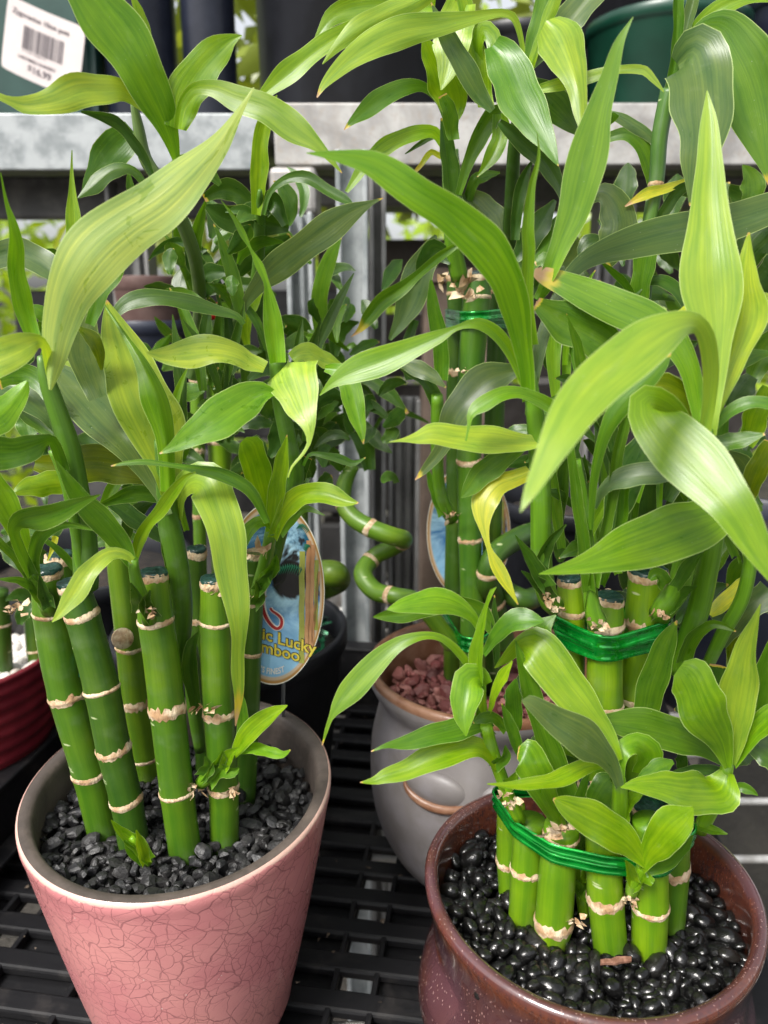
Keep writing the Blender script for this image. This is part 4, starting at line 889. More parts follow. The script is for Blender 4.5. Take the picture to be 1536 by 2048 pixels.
# --- pink pot
sA = shoot('S2', '172,1175,48 172,1130,50 166,1050,48 155,985,46 138,895,44 113,817,38 92,755,30 80,712,12', (.292, .288, .282), 'V')
sA2 = shoot('S2', '166,1170,20 158,1110,20 145,1030,20 132,970,19 118,930,18 104,900,16', (.290, .278), 'M')
LV(sA, [
 ('Q', (.272, .262, .270, .292), '100,780,6 103,752,26 108,720,44 115,665,70 140,580,104 187,506,122 250,450,122 325,400,110 389,342,80 437,288,46 474,230,18 508,175,3', dict(roll=12, fold=-.16, wave=.12, wet=1)),
 ('B', (.280, .272), '62,672,30 50,630,38 42,600,42 32,544,34 33,493,30 24,444,18 13,407,8 1,345,2', dict(roll=-15, fold=.2)),
 ('L', .30, '138,500,20 148,470,32 148,440,32 146,406,21 144,350,8 144,300,2', dict(fold=.3)),
 ('G', (.30, .32), '118,560,40 95,535,56 60,512,58 20,505,58 -30,522,50', dict(roll=10)),
 ('P', (.275, .255, .25), '102,745,24 92,700,22 80,682,26 55,690,52 20,706,72 -25,724,80 -70,745,70', dict(roll=8, fold=.15)),
 ('B', (.28, .262), '54,762,6 46,775,28 32,793,44 8,820,66 -25,845,70 -60,870,60', dict(roll=-12)),
 ('M', (.28, .262, .256), '129,938,24 113,897,24 101,880,24 75,890,44 40,902,62 0,905,76 -45,910,70', dict(roll=10, fold=.15)),
 ('O', (.322, .330), '70,926,30 110,932,56 150,929,78 190,926,84 230,932,76 270,946,54 305,962,22', dict(roll=0, wave=.06, fold=.1)),
 ('L', (.305, .29), '150,962,40 120,963,50 95,966,52 65,972,46 40,980,26 25,988,4', dict(roll=10)),
 ('G', .295, '200,795,40 178,742,66 165,692,66 172,640,46 190,590,20', dict(roll=18, fold=.1)),
 ('O', (.285, .28), '203,740,6 197,702,26 182,675,30 156,655,8', dict()),
 ('M', .285, '182,650,20 200,592,32 225,553,34 252,512,22 270,490,6', dict(roll=-20)),
 ('M', (.30, .31), '100,800,20 75,760,40 40,745,50 -10,750,60', dict()),
 ('G', (.31, .32), '130,880,16 95,830,50 50,790,70 10,770,80 -30,770,70', dict()),
 ('M', (.31, .32), '140,900,10 95,860,30 60,830,40 20,800,30', dict()),
])
sS1 = shoot('S1', '100,1222,34 85,1190,30 68,1160,26 60,1140,22', (.296, .286), 'M')
LV(sS1, [
 ('B', (.287, .28), '64,1160,24 52,1105,30 30,1050,48 5,1000,52 -25,945,40', dict(fold=.25)),
 ('M', (.286, .275), '64,1165,16 35,1122,16 -10,1075,18', dict()),
 ('M', (.285, .272, .262, .258), '62,1150,22 38,1095,24 27,1058,24 44,1042,48 75,1036,60 110,1026,48 150,1009,30 180,997,14 201,989,2', dict(roll=14, fold=.22, wave=.2)),
 ('M', (.286, .28, .27), '66,1150,22 66,1110,26 77,1075,28 105,1054,26 140,1049,14 196,1062,3', dict(roll=-20)),
 ('M', (.288, .275), '80,1188,20 45,1163,18 0,1158,5', dict(name='sheath')),
 ('M', (.289, .283), '92,1205,26 70,1175,26 45,1140,3', dict(name='sheath', fold=.5)),
 ('D', (.289, .283), '100,1212,26 88,1180,24 80,1150,3', dict(name='sheath', fold=.5)),
 ('Y', (.30, .298), '112,1072,14 106,1095,11 95,1122,2', dict()),
 ('M', (.30, .295), '150,1140,14 122,1105,16 92,1082,10 70,1070,4', dict()),
])
husk(owner('S1'), 40, 1212, .288, 34, 1); husk(owner('S1'), 22, 1218, .288, 20, 2)
sB = shoot('S4', '345,1420,30 352,1330,40 362,1240,46 358,1160,46 347,1090,46 337,1040,44 329,940,34 320,880,24', (.312, .298, .288), 'V')
sB2 = shoot('S4', '300,1242,32 290,1210,30 278,1180,27 268,1140,22 266,1118,20', (.280, .27), 'M')
LV(sB, [
 ('G', (.288, .30, .335), '336,1030,16 325,1005,18 291,950,30 257,896,64 210,842,96 168,795,100 135,760,72 108,730,20', dict(roll=14, fold=.12, wave=.05, wet=1)),
 ('P', (.288, .30, .335), '333,990,30 330,930,72 313,870,118 287,805,132 260,735,108 236,668,68 213,600,3', dict(roll=-18, fold=.12, wave=.06, wet=1)),
 ('B', (.284, .282, .30), '340,985,32 337,930,34 331,872,42 314,800,56 286,730,32 243,660,10 187,578,1', dict(roll=10, fold=-.5, wave=.03)),
 ('L', (.283, .27), '270,1120,14 278,1084,24 300,1045,24 325,1016,28 350,980,26 372,955,14 392,944,3', dict()),
 ('M', (.275, .262), '266,1128,20 240,1082,44 200,1036,54 165,1000,42 140,965,26 112,920,2', dict(roll=-14, fold=.3)),
 ('P', (.27, .256, .25), '264,1122,16 250,1110,20 220,1108,28 183,1139,40 146,1193,42 122,1225,22 104,1244,2', dict(roll=10, fold=.2)),
 ('D', (.275, .265), '282,1215,26 276,1190,26 262,1165,3', dict(name='sheath', fold=.6)),
 ('D', (.278, .268), '300,1235,30 288,1205,28 300,1180,4', dict(name='sheath', fold=.6)),
 ('V', (.30, .295), '360,1200,30 345,1130,40 330,1080,26 318,1064,3', dict(name='sheath', fold=.5)),
 ('M', (.31, .31), '345,1000,14 312,990,30 270,985,34 225,1000,20 190,1015,4', dict()),
 ('D', (.32, .32), '340,1090,10 300,1060,30 260,1030,40 215,1000,20', dict()),
])
husk(owner('S4'), 300, 1220, .275, 30, 4); husk(owner('S4'), 326, 1200, .285, 22, 5)
sC = shoot('S5', '400,1500,22 390,1420,30 384,1330,34 382,1285,22', (.315, .30), 'V')
LV(sC, [
 ('P', (.297, .272, .262, .268), '352,1035,30 360,985,36 385,957,64 415,962,88 430,1000,82 443,1040,80 455,1085,82 464,1140,72 474,1213,52 478,1270,32 476,1310,28 476,1345,30 477,1395,20 471,1452,2', dict(roll=-10, fold=.10, tip=.13, wave=.07)),
 ('M', (.28, .272, .265), '538,1045,14 514,997,22 491,970,28 440,946,28 400,938,22 345,930,10 288,923,13 250,926,10 222,932,2', dict(roll=-24)),
 ('V', (.30, .295), '393,1410,22 380,1335,34 386,1285,22 398,1262,3', dict(name='sheath', fold=.5)),
 ('L', (.281, .272), '470,1510,14 490,1477,40 520,1447,40 550,1426,28 575,1411,3', dict(roll=-18, fold=.35)),
 ('B', (.281, .27), '478,1502,14 505,1497,24 540,1504,24 565,1510,16 581,1500,3', dict()),
 ('M', (.285, .28), '474,1500,12 486,1445,24 484,1400,14 480,1385,3', dict()),
 ('L', (.28, .274), '450,1535,20 462,1510,26 480,1495,3', dict(name='sheath', fold=.6)),
])
spr = shoot('S5', '400,1568,26 420,1550,30 440,1530,28 462,1508,22', (.288, .28), 'M')
LV(spr, [('M', (.284, .276), '418,1560,30 440,1540,30 470,1542,22 478,1535,4', dict(name='sheath', fold=.6)), ('V', (.284, .276), '410,1552,26 420,1530,26 410,1512,3', dict(name='sheath', fold=.6)), ('M', (.284, .276), '424,1545,24 440,1515,26 445,1500,3', dict(name='sheath', fold=.6))])
husk(owner('S5'), 392, 1575, .285, 34, 8); husk(owner('S5'), 460, 1580, .285, 30, 9); husk(owner('S5'), 408, 1410, .288, 40, 10); husk(owner('S5'), 428, 1182, .290, 20, 11); husk(owner('S3'), 245, 1275, .33, 24, 13)
V, Fc, _ = tube([at(245, 1277, .330), at(246, 1277, .322)], [.0050, .0046], 16); mesh('branch_scar', V, Fc, M_HUSK, STALKS['S3']['culm'])
bs = shoot('S2', '296,1725,20 280,1695,18 262,1675,12', (.272, .266), 'B', name='sprout')
LV(bs, [('B', (.27, .262), '296,1722,22 272,1690,32 240,1665,20 222,1640,2', dict(fold=.4)), ('L', (.268, .262), '290,1725,20 282,1695,24 272,1660,3', dict(fold=.4)), ('M', (.27, .262), '285,1722,18 262,1700,20 248,1680,3', dict(fold=.4))])
sD = shoot('S6', '506,1225,24 512,1190,26 527,1140,28 536,1100,26 542,1060,24', (.332, .318, .30), 'M')
sE = shoot('S6', '545,1125,30 556,1070,36 572,1005,40 590,950,38 582,905,34 570,850,34 558,780,34 553,715,30', (.322, .305, .295), 'V')
LV(sD, [
 ('L', (.30, .285), '546,1062,26 552,1005,36 558,960,36 566,915,28 571,890,14 574,870,2', dict(fold=.3)),
 ('L', (.30, .29, .28), '548,1075,22 560,1042,28 577,1014,40 607,990,44 640,987,46 675,996,40 700,1004,20 717,1006,3', dict(roll=10, wave=.12)),
 ('M', (.31, .30), '562,1070,16 582,1040,22 612,1018,16 650,1031,2', dict()),
 ('L', (.315, .305, .295), '538,1040,20 530,1000,44 518,955,58 506,915,60 496,890,52 486,880,20', dict(roll=12)),
 ('B', (.30, .285), '545,1060,12 532,1045,18 517,1045,26 500,1060,30 492,1083,18 489,1098,3', dict()),
 ('M', (.31, .30), '530,1150,26 545,1130,28 552,1108,3', dict(name='sheath', fold=.6)),
 ('V', (.315, .305), '518,1180,26 534,1160,26 548,1140,4', dict(name='sheath', fold=.6)),
 ('V', (.32, .31), '510,1210,24 520,1190,26 512,1160,3', dict(name='sheath', fold=.6)),
])
LV(sE, [
 ('P', (.292, .274, .268), '575,725,90 574,722,118 586,760,110 600,800,80 614,840,44 618,865,20 617,887,8 605,908,7 583,935,5 576,955,3', dict(roll=8, fold=-.12, wave=.10, wet=.6)),
 ('P', (.30, .305, .31), '585,720,24 600,708,34 622,707,38 652,722,34 690,736,8', dict()),
 ('B', (.305, .298, .288), '650,738,14 678,742,36 698,770,48 708,812,46 719,850,28 727,888,2', dict(tip=.05, fold=.15)),
 ('B', (.29, .287), '553,725,34 546,655,42 538,602,28 533,567,13 518,531,17 501,498,5 485,468,16 468,436,9 442,400,1', dict(fold=.35, roll=6)),
 ('P', (.29, .285, .28), '528,740,26 505,728,36 474,709,48 425,700,58 370,706,58 325,710,36 294,705,4', dict(roll=-38, fold=.08, wet=1)),
 ('B', (.288, .272, .262), '552,786,8 522,785,46 476,811,86 430,842,86 385,872,54 350,892,26 319,907,2', dict(roll=14, tip=.03, fold=.16, wet=1)),
 ('M', (.305, .30), '604,930,8 620,908,8 653,910,15 681,916,18 708,926,12 731,915,2', dict(roll=30)),
 ('D', (.315, .31), '578,990,30 596,950,36 615,915,20', dict()),
])
husk(owner('S6'), 512, 1100, .30, 46, 20); husk(owner('S6'), 498, 1340, .33, 30, 21); husk(owner('S6'), 505, 1195, .325, 36, 22)
sF = shoot('QA', '393,680,24 400,600,26 388,510,28 356,425,28 322,365,26 291,318,26 277,255,22 266,200,12', (.44, .36, .328, .322), 'G')
LV(sF, [
 ('B', (.318, .305, .298), '356,330,12 345,285,32 315,203,74 281,135,102 240,70,110 200,17,104 150,-45,80', dict(roll=10, fold=-.12, wave=.05)),
 ('L', (.315, .31), '306,105,8 288,50,24 266,-8,10', dict()),
 ('P', (.315, .295, .285), '292,222,16 250,183,40 203,179,58 162,181,68 112,200,54 51,210,36 20,202,18 -10,190,14', dict(roll=-16, fold=.12, wave=.18)),
 ('D', (.318, .31), '306,352,12 291,318,18 254,264,24 220,237,24 162,223,4', dict(roll=22)),
 ('V', (.33, .322), '266,262,40 238,290,72 208,325,62 186,352,34 165,390,6', dict(roll=-8)),
 ('V', (.32, .312), '292,368,14 262,338,20 225,340,30 190,368,32 156,396,3', dict()),
 ('L', (.315, .312), '356,258,46 370,195,76 402,140,80 440,100,54 466,78,22 484,71,2', dict(roll=14)),
 ('L', (.312, .305, .30), '356,258,16 364,212,20 386,180,24 425,178,34 470,195,50 534,217,64 595,263,54 642,298,24 684,346,2', dict(roll=-12, fold=.12)),
 ('M', (.33, .34), '330,350,20 370,330,40 410,340,34 440,370,10', dict()),
 ('M', (.33, .335), '310,470,20 280,420,26 262,380,20 256,340,4', dict()),
])
# --- plants behind the pink pot
sQ = shoot('QB', '440,700,40 470,660,26 512,560,24 518,480,24 520,420,20 520,380,8', (.43, .40, .37), 'V')
LV(sQ, [
 ('G', (.385, .36, .345), '480,640,10 490,610,18 512,576,34 545,542,54 600,499,64 654,460,64 704,425,42 742,406,12 766,396,2', dict(roll=8, fold=.12, wave=.04)),
 ('M', (.42, .41), '642,700,10 638,627,32 646,559,36 663,510,28 682,475,4', dict()),
 ('L', (.375, .365), '514,430,20 520,340,38 521,290,36 538,220,22 554,190,2', dict(fold=.3)),
 ('V', (.37, .365, .36), '528,430,8 540,386,11 572,359,18 613,356,24 654,381,24 690,400,18 708,411,2', dict(roll=20)),
 ('D', (.385, .38), '508,435,14 484,392,42 448,377,42 408,397,14', dict()),
 ('D', (.39, .385), '578,456,14 540,445,52 490,438,62 445,430,50 412,412,10', dict()),
 ('D', (.385, .38), '522,420,30 545,398,42 572,450,16', dict()),
 ('M', (.38, .375), '482,640,18 470,570,32 455,520,26 438,470,11 427,448,2', dict()),
 ('L', (.40, .39), '496,700,10 490,645,28 506,600,32 524,572,14', dict()),
 ('V', (.35, .345, .34), '486,650,12 474,634,14 423,618,26 372,605,34 305,595,34 257,605,32 230,629,20 220,648,3', dict(roll=-22)),
 ('D', (.40, .41), '440,560,20 400,520,50 370,480,50 350,430,20', dict()),
 ('D', (.40, .39), '420,590,30 395,540,40 380,500,30 372,460,4', dict()),
 ('M', (.41, .40), '400,620,20 378,540,36 360,480,30 352,430,4', dict()),
 ('G', (.42, .41), '380,760,30 400,700,40 425,660,36 440,640,10', dict()),
 ('D', (.42, .42), '470,560,14 500,520,40 540,500,44 580,470,10', dict()),
 ('M', (.41, .40), '395,560,16 388,500,26 400,440,22 412,400,4', dict()),
])
V, Fc, _ = tube([at(391 + 20 * math.cos(a), 606 + 8 * math.sin(a), .45) + np.array((0, -.006 * math.sin(a), 0)) for a in np.linspace(0, 6.28, 24)], [.0022] * 24, 8, False)
tag(mesh('foil_tie', V, Fc, M_RED), 'red foil tie round the slim stalk behind the pink pot', 'tie')
V, Fc, _ = tube([at(432 + 22 * math.cos(a), 622 + 8 * math.sin(a), .45) + np.array((0, -.006 * math.sin(a), 0)) for a in np.linspace(0, 6.28, 24)], [.0026] * 24, 8, False)
tag(mesh('foil_tie', V, Fc, M_RED), 'red foil tie on the thicker bright stalk, right of the other tie', 'tie')
sQ2 = shoot('QC', '620,705,30 630,680,20 638,640,14', (.47, .45), 'V')
LV(sQ2, [
 ('D', (.44, .43), '628,700,14 602,662,46 570,650,42 544,666,12', dict()),
 ('M', (.43, .42), '642,705,10 610,680,36 575,690,24 566,702,4', dict()),
 ('D', (.44, .44), '668,712,14 674,672,36 694,651,24 718,644,4', dict()),
 ('V', (.43, .425, .42), '690,752,10 715,752,20 745,763,28 782,790,28 816,827,6', dict(tip=.08)),
 ('D', (.46, .46), '748,858,8 768,830,10 800,822,13 830,832,11 858,846,3', dict()),
 ('D', (.45, .44), '724,845,18 745,873,32 765,892,22 784,906,3', dict()),
 ('M', (.45, .45), '690,700,6 705,690,14 720,720,14 722,790,10', dict()),
 ('D', (.46, .45), '640,900,20 680,860,50 720,830,40 745,800,6', dict()),
 ('D', (.47, .46), '620,860,20 650,810,50 690,780,44 720,770,6', dict()),
 ('D', (.46, .46), '660,930,20 640,880,50 620,840,40 600,820,6', dict()),
 ('V', (.45, .45), '735,940,24 728,890,40 700,850,30 690,800,6', dict()),
 ('M', (.47, .46), '640,760,20 652,820,40 672,860,30 700,880,6', dict()),
])
# --- grey pot, tall bundle
sT = shoot('TA', '920,560,36 908,500,36 904,420,36 903,360,38 900,300,34', (.40, .385), 'M')
LV(sT, [
 ('V', (.382, .376), '906,410,34 898,335,36 890,275,28 882,236,3', dict(fold=.4)),
 ('M', (.38, .372), '918,390,14 935,332,24 960,277,34 985,237,44 1004,226,34', dict()),
 ('B', (.372, .366), '1000,228,26 1003,250,36 999,282,36 985,312,34 968,337,16 954,354,2', dict()),
 ('M', (.38, .37, .36), '890,240,10 876,200,15 845,173,20 805,176,34 764,196,42 730,223,34 703,244,15 688,260,2', dict(roll=16, tip=.06)),
 ('L', (.38, .375, .37), '888,295,18 868,265,24 832,267,30 781,288,36 744,315,28 717,349,22 693,384,9', dict(roll=-16)),
 ('V', (.385, .38), '885,265,12 860,275,14 830,295,8 810,308,2', dict()),
 ('Y', (.39, .385), '882,314,12 862,305,12 840,333,10 820,354,2', dict(tip=.5)),
 ('G', (.392, .385), '930,385,20 955,415,64 985,450,64 1004,485,14', dict()),
 ('M', (.39, .385), '935,400,20 950,360,24 975,350,20 1000,345,4', dict()),
 ('D', (.395, .40), '905,520,20 870,500,50 850,530,40 830,570,4', dict()),
 ('L', (.37, .36), '905,240,26 905,210,60 888,160,74 862,110,44 846,72,6', dict(roll=-10)),
 ('P', (.362, .355), '925,10,60 908,60,84 902,110,70 893,150,36 882,180,3', dict(roll=10)),
 ('L', (.365, .36), '968,215,34 958,140,42 942,70,38 925,-10,30', dict(fold=.3)),
 ('L', (.365, .36, .355), '966,155,12 955,95,24 966,58,32 986,76,36 990,115,26 984,145,6', dict()),
 ('M', (.36, .355), '905,280,24 900,230,34 885,190,20', dict()),
 ('G', (.345, .34), '984,222,14 960,190,36 933,142,46 906,95,42 883,51,26 862,5,2', dict(roll=14, fold=.12)),
 ('P', (.35, .335, .32), '1048,125,10 1040,70,12 1026,34,16 1000,26,16 940,37,26 872,52,46 805,62,64 754,82,58 703,116,44 669,147,30 646,173,14 634,195,2', dict(roll=-12, wave=.18, fold=.12)),
 ('P', (.345, .335), '865,-15,28 822,8,42 771,30,48 720,58,48 676,91,22 645,128,2', dict(wave=.16)),
 ('L', (.355, .345), '745,40,22 703,58,32 662,81,38 618,112,40 574,149,46 534,183,28 505,211,2', dict(roll=16, wave=.12)),
 ('L', (.36, .355), '870,14,36 805,10,44 720,15,48 669,32,36 642,62,15 618,108,2', dict()),
])
husk(owner('TA'), 935, 575, .385, 60, 30); husk(owner('TB'), 895, 560, .40, 34, 31); husk(owner('TA'), 925, 742, .39, 18, 32)
sT2 = shoot('TB', '905,1040,26 888,1010,26 877,960,24 874,880,26 874,790,24', (.405, .39, .38), 'M')
LV(sT2, [
 ('V', (.385, .38), '876,840,24 868,790,30 845,758,28 812,737,22 788,728,6', dict(roll=20)),
 ('G', (.38, .372), '795,722,16 828,735,34 860,750,30 892,775,3', dict(roll=-10)),
 ('G', (.40, .40), '780,680,8 804,641,36 826,591,64 842,542,64 859,504,44 872,470,6', dict(roll=10)),
 ('M', (.385, .375), '915,488,12 872,518,20 837,548,18 804,575,28 763,602,36 736,635,30 719,660,11 702,674,1', dict(roll=-10, tip=.16)),
 ('M', (.395, .39), '884,760,30 882,690,34 868,620,30 862,560,6', dict()),
 ('M', (.40, .398), '888,1030,20 868,975,20 852,930,3', dict(name='sheath', fold=.5)),
 ('D', (.41, .405), '830,640,16 812,700,24 818,760,16', dict()),
])
husk(owner('TB'), 905, 1032, .395, 26, 33)
sT3 = shoot('TC', '1008,560,30 1016,520,34 1022,470,36 1024,400,30 1028,300,26 1042,180,20 1050,130,18', (.41, .36, .335), 'D')
LV(sT3, [
 ('M', (.335, .318, .305), '985,92,40 1004,113,72 1020,146,88 1036,186,94 1060,230,78 1085,272,50 1103,305,26 1117,332,2', dict(roll=-14, fold=.12, wave=.05)),
 ('D', (.345, .335), '1000,243,14 1030,270,32 1060,295,38 1095,330,36 1122,380,22 1130,425,5', dict()),
 ('P', (.325, .305, .298), '1092,42,60 1112,62,96 1134,108,82 1148,150,54 1158,190,36 1162,230,26 1164,262,9 1164,293,2', dict(roll=10, wave=.12)),
 ('M', (.335, .33), '1054,150,20 1068,80,32 1084,20,38 1095,-35,30', dict()),
 ('L', (.33, .325), '1058,140,16 1085,60,20 1106,10,28 1122,-35,20', dict()),
 ('G', (.335, .34), '1060,140,20 1108,75,44 1150,30,62 1195,-25,60', dict()),
 ('P', (.325, .315), '1066,182,14 1128,167,28 1185,152,26 1236,140,16 1287,140,18 1307,159,13 1328,184,2', dict(wave=.14)),
 ('V', (.34, .335), '1062,165,30 1090,190,62 1122,222,58 1152,258,26 1164,272,5', dict()),
 ('M', (.35, .345), '1160,290,20 1190,255,30 1230,230,20 1225,225,6', dict()),
 ('D', (.355, .35), '1028,480,18 1036,400,26 1050,350,20 1066,318,3', dict(fold=.4)),
 ('M', (.35, .345), '1195,285,16 1250,268,26 1280,290,32 1300,340,28 1306,405,14', dict(roll=22)),
 ('G', (.35, .345), '1220,225,14 1260,245,26 1297,270,20 1332,306,2', dict()),
 ('G', (.34, .33), '1170,400,20 1205,385,40 1232,415,70 1240,450,80 1228,490,70 1205,525,40', dict()),
 ('D', (.36, .355), '1030,520,20 1060,480,50 1085,440,44 1110,400,8', dict()),
 ('M', (.36, .355), '1040,560,20 1070,510,44 1100,470,40 1130,420,6', dict()),
])
# --- big stem at the back right
LV(STALKS['RX']['root'], [
 ('M', (.34, .335), '1340,180,28 1350,110,22 1354,50,22 1356,-20,22', dict(fold=.6)),
 ('G', (.345, .345), '1344,180,26 1360,110,24 1375,50,24 1392,-20,26', dict(fold=.6)),
 ('G', (.338, .312, .30, .296), '1356,130,40 1384,108,112 1396,140,132 1403,190,130 1405,240,114 1402,290,92 1393,340,60 1385,380,26 1380,412,3', dict(roll=-10, fold=.08, wave=.04)),
 ('M', (.345, .335, .33), '1352,150,16 1372,95,18 1402,56,30 1440,58,80 1470,105,118 1494,155,126 1514,222,112 1527,290,66 1535,338,26 1541,375,5', dict(roll=8, tip=.06, fold=.1)),
 ('L', (.345, .34), '1350,140,16 1370,95,18 1402,48,28 1440,16,36 1490,-4,28 1545,-8,24', dict()),
 ('Y', (.338, .335), '1378,360,8 1330,378,20 1290,390,22 1250,413,3', dict(tip=.3)),
 ('D', (.34, .335), '1305,470,14 1330,420,24 1360,380,24 1395,360,8', dict()),
 ('V', (.335, .33), '1262,596,12 1290,565,17 1322,560,23 1355,580,27 1379,617,22', dict(roll=26)),
 ('M', (.335, .33), '1280,640,14 1284,570,42 1296,500,44 1306,440,10', dict()),
 ('D', (.345, .345), '1470,560,30 1500,500,70 1540,460,80 1580,440,40', dict()),
 ('D', (.345, .345), '1490,640,30 1520,580,70 1560,540,80', dict()),
])
# --- brown pot, tall tier, left shoot
s1 = shoot('R1', '1112,1215,40 1098,1200,42 1086,1150,42 1082,1090,42 1082,1030,42 1080,960,42 1075,870,40 1066,800,32 1058,745,26', (.290, .282, .278, .275), 'M')
LV(s1, [
 ('B', (.275, .258, .245, .242), '1056,800,28 1053,745,32 1043,680,44 1031,613,62 1012,553,74 978,500,92 940,464,86 889,420,74 838,389,68 788,355,64 737,325,48 669,311,22 613,306,2', dict(roll=10, fold=.08, wave=.08)),
 ('B', (.275, .27), '1064,690,20 1053,590,24 1056,500,28 1053,457,26 1063,372,15 1077,311,7 1074,264,1', dict(fold=.4)),
 ('B', (.280, .274), '1096,560,26 1101,545,34 1121,491,44 1148,423,68 1165,355,82 1182,288,78 1199,220,58 1219,152,36 1239,85,20 1266,34,2', dict(roll=-10, fold=.16, wave=.05)),
 ('G', (.278, .285, .30, .315, .32), '1060,800,24 1072,735,26 1087,669,28 1114,598,26 1145,544,30 1185,514,44 1253,491,68 1321,472,76 1400,455,80 1473,440,80 1550,415,66 1610,390,40', dict(roll=-12, fold=.1, wave=.05)),
 ('B', (.276, .272, .275), '1056,790,20 1047,766,20 1023,709,25 990,665,28 954,647,24 913,656,12 881,673,28 831,695,44 763,723,60 703,745,50 665,766,22 639,791,2', dict(roll=14, fold=.2, wave=.12)),
 ('P', (.275, .262), '1092,886,16 1037,884,42 975,879,60 913,874,52 864,868,44 834,876,26 807,880,9 778,884,1', dict(roll=18, fold=.08, wave=.06)),
 ('B', (.274, .262, .258), '1124,830,24 1081,802,30 1037,786,24 1000,791,32 963,812,34 942,830,16 938,850,7 932,882,5', dict()),
 ('G', (.29, .285, .29), '1050,735,16 1023,744,34 982,757,74 945,790,82 913,829,62 883,899,32 846,943,15 830,960,2', dict(roll=-10, tip=.07)),
 ('M', (.28, .27), '1044,897,16 1000,921,46 963,948,52 938,978,32 922,996,2', dict(wave=.14)),
 ('Y', (.278, .268, .26), '1060,942,32 1028,956,38 996,968,48 970,998,56 966,1030,40 970,1064,20 978,1097,11 992,1129,25 1010,1161,26 1025,1188,12 1036,1209,2', dict(roll=8, tip=.02)),
 ('V', (.282, .272), '1090,1175,32 1062,1125,30 1030,1070,2', dict(name='sheath', fold=.5)),
 ('D', (.282, .272), '1080,1125,30 1098,1085,22 1132,1048,4', dict(name='sheath', fold=.5)),
 ('D', (.285, .276), '1100,1205,32 1075,1170,30 1042,1142,3', dict(name='sheath', fold=.5)),
 ('M', (.285, .29), '1075,600,16 1092,570,30 1106,535,32 1086,518,30 1070,528,8', dict()),
 ('M', (.28, .276), '1062,830,20 1060,740,20 1047,660,20 1040,620,4', dict()),
])
husk(owner('R1'), 1112, 1205, .283, 40, 40); husk(owner('R1'), 1095, 1190, .282, 24, 41)
# front shoot
s2 = shoot('R2', '1196,1252,40 1186,1220,34 1180,1180,30 1176,1100,26 1165,1000,24 1150,920,22', (.272, .27, .268), 'M')
LV(s2, [
 ('M', (.268, .266), '1180,1180,28 1165,1060,26 1150,960,22 1140,880,14', dict(fold=.6)),
 ('M', (.268, .262), '1182,1170,24 1205,1080,22 1222,1000,22 1235,900,24 1262,800,14', dict(fold=.5)),
 ('M', (.266, .25, .245), '1180,1060,10 1190,940,20 1208,872,28 1238,813,42 1283,767,44 1325,725,26 1342,704,3', dict(roll=-12)),
 ('M', (.268, .262), '1170,760,26 1156,690,22 1141,650,9 1133,627,1', dict(fold=.4)),
 ('G', (.266, .255), '1190,1016,12 1203,985,22 1226,965,32 1273,950,52 1321,948,42 1360,952,10', dict(roll=-18)),
 ('M', (.28, .275), '1260,720,40 1210,688,80 1160,660,86 1110,632,70 1072,606,24', dict(roll=10)),
 ('V', (.275, .268), '1190,1235,30 1180,1200,30 1190,1165,4', dict(name='sheath', fold=.6)),
 ('M', (.274, .266), '1205,1170,16 1225,1110,20 1245,1040,24 1250,960,20', dict(fold=.5)),
 ('D', (.285, .28), '1210,1080,20 1240,1000,60 1270,920,70 1300,860,20', dict()),
 ('D', (.29, .285), '1140,900,30 1150,820,60 1190,760,60 1230,740,10', dict()),
 ('D', (.285, .28), '1230,900,20 1215,840,40 1190,800,30 1150,780,10', dict()),
])
husk(owner('R2'), 1190, 1245, .270, 36, 42)
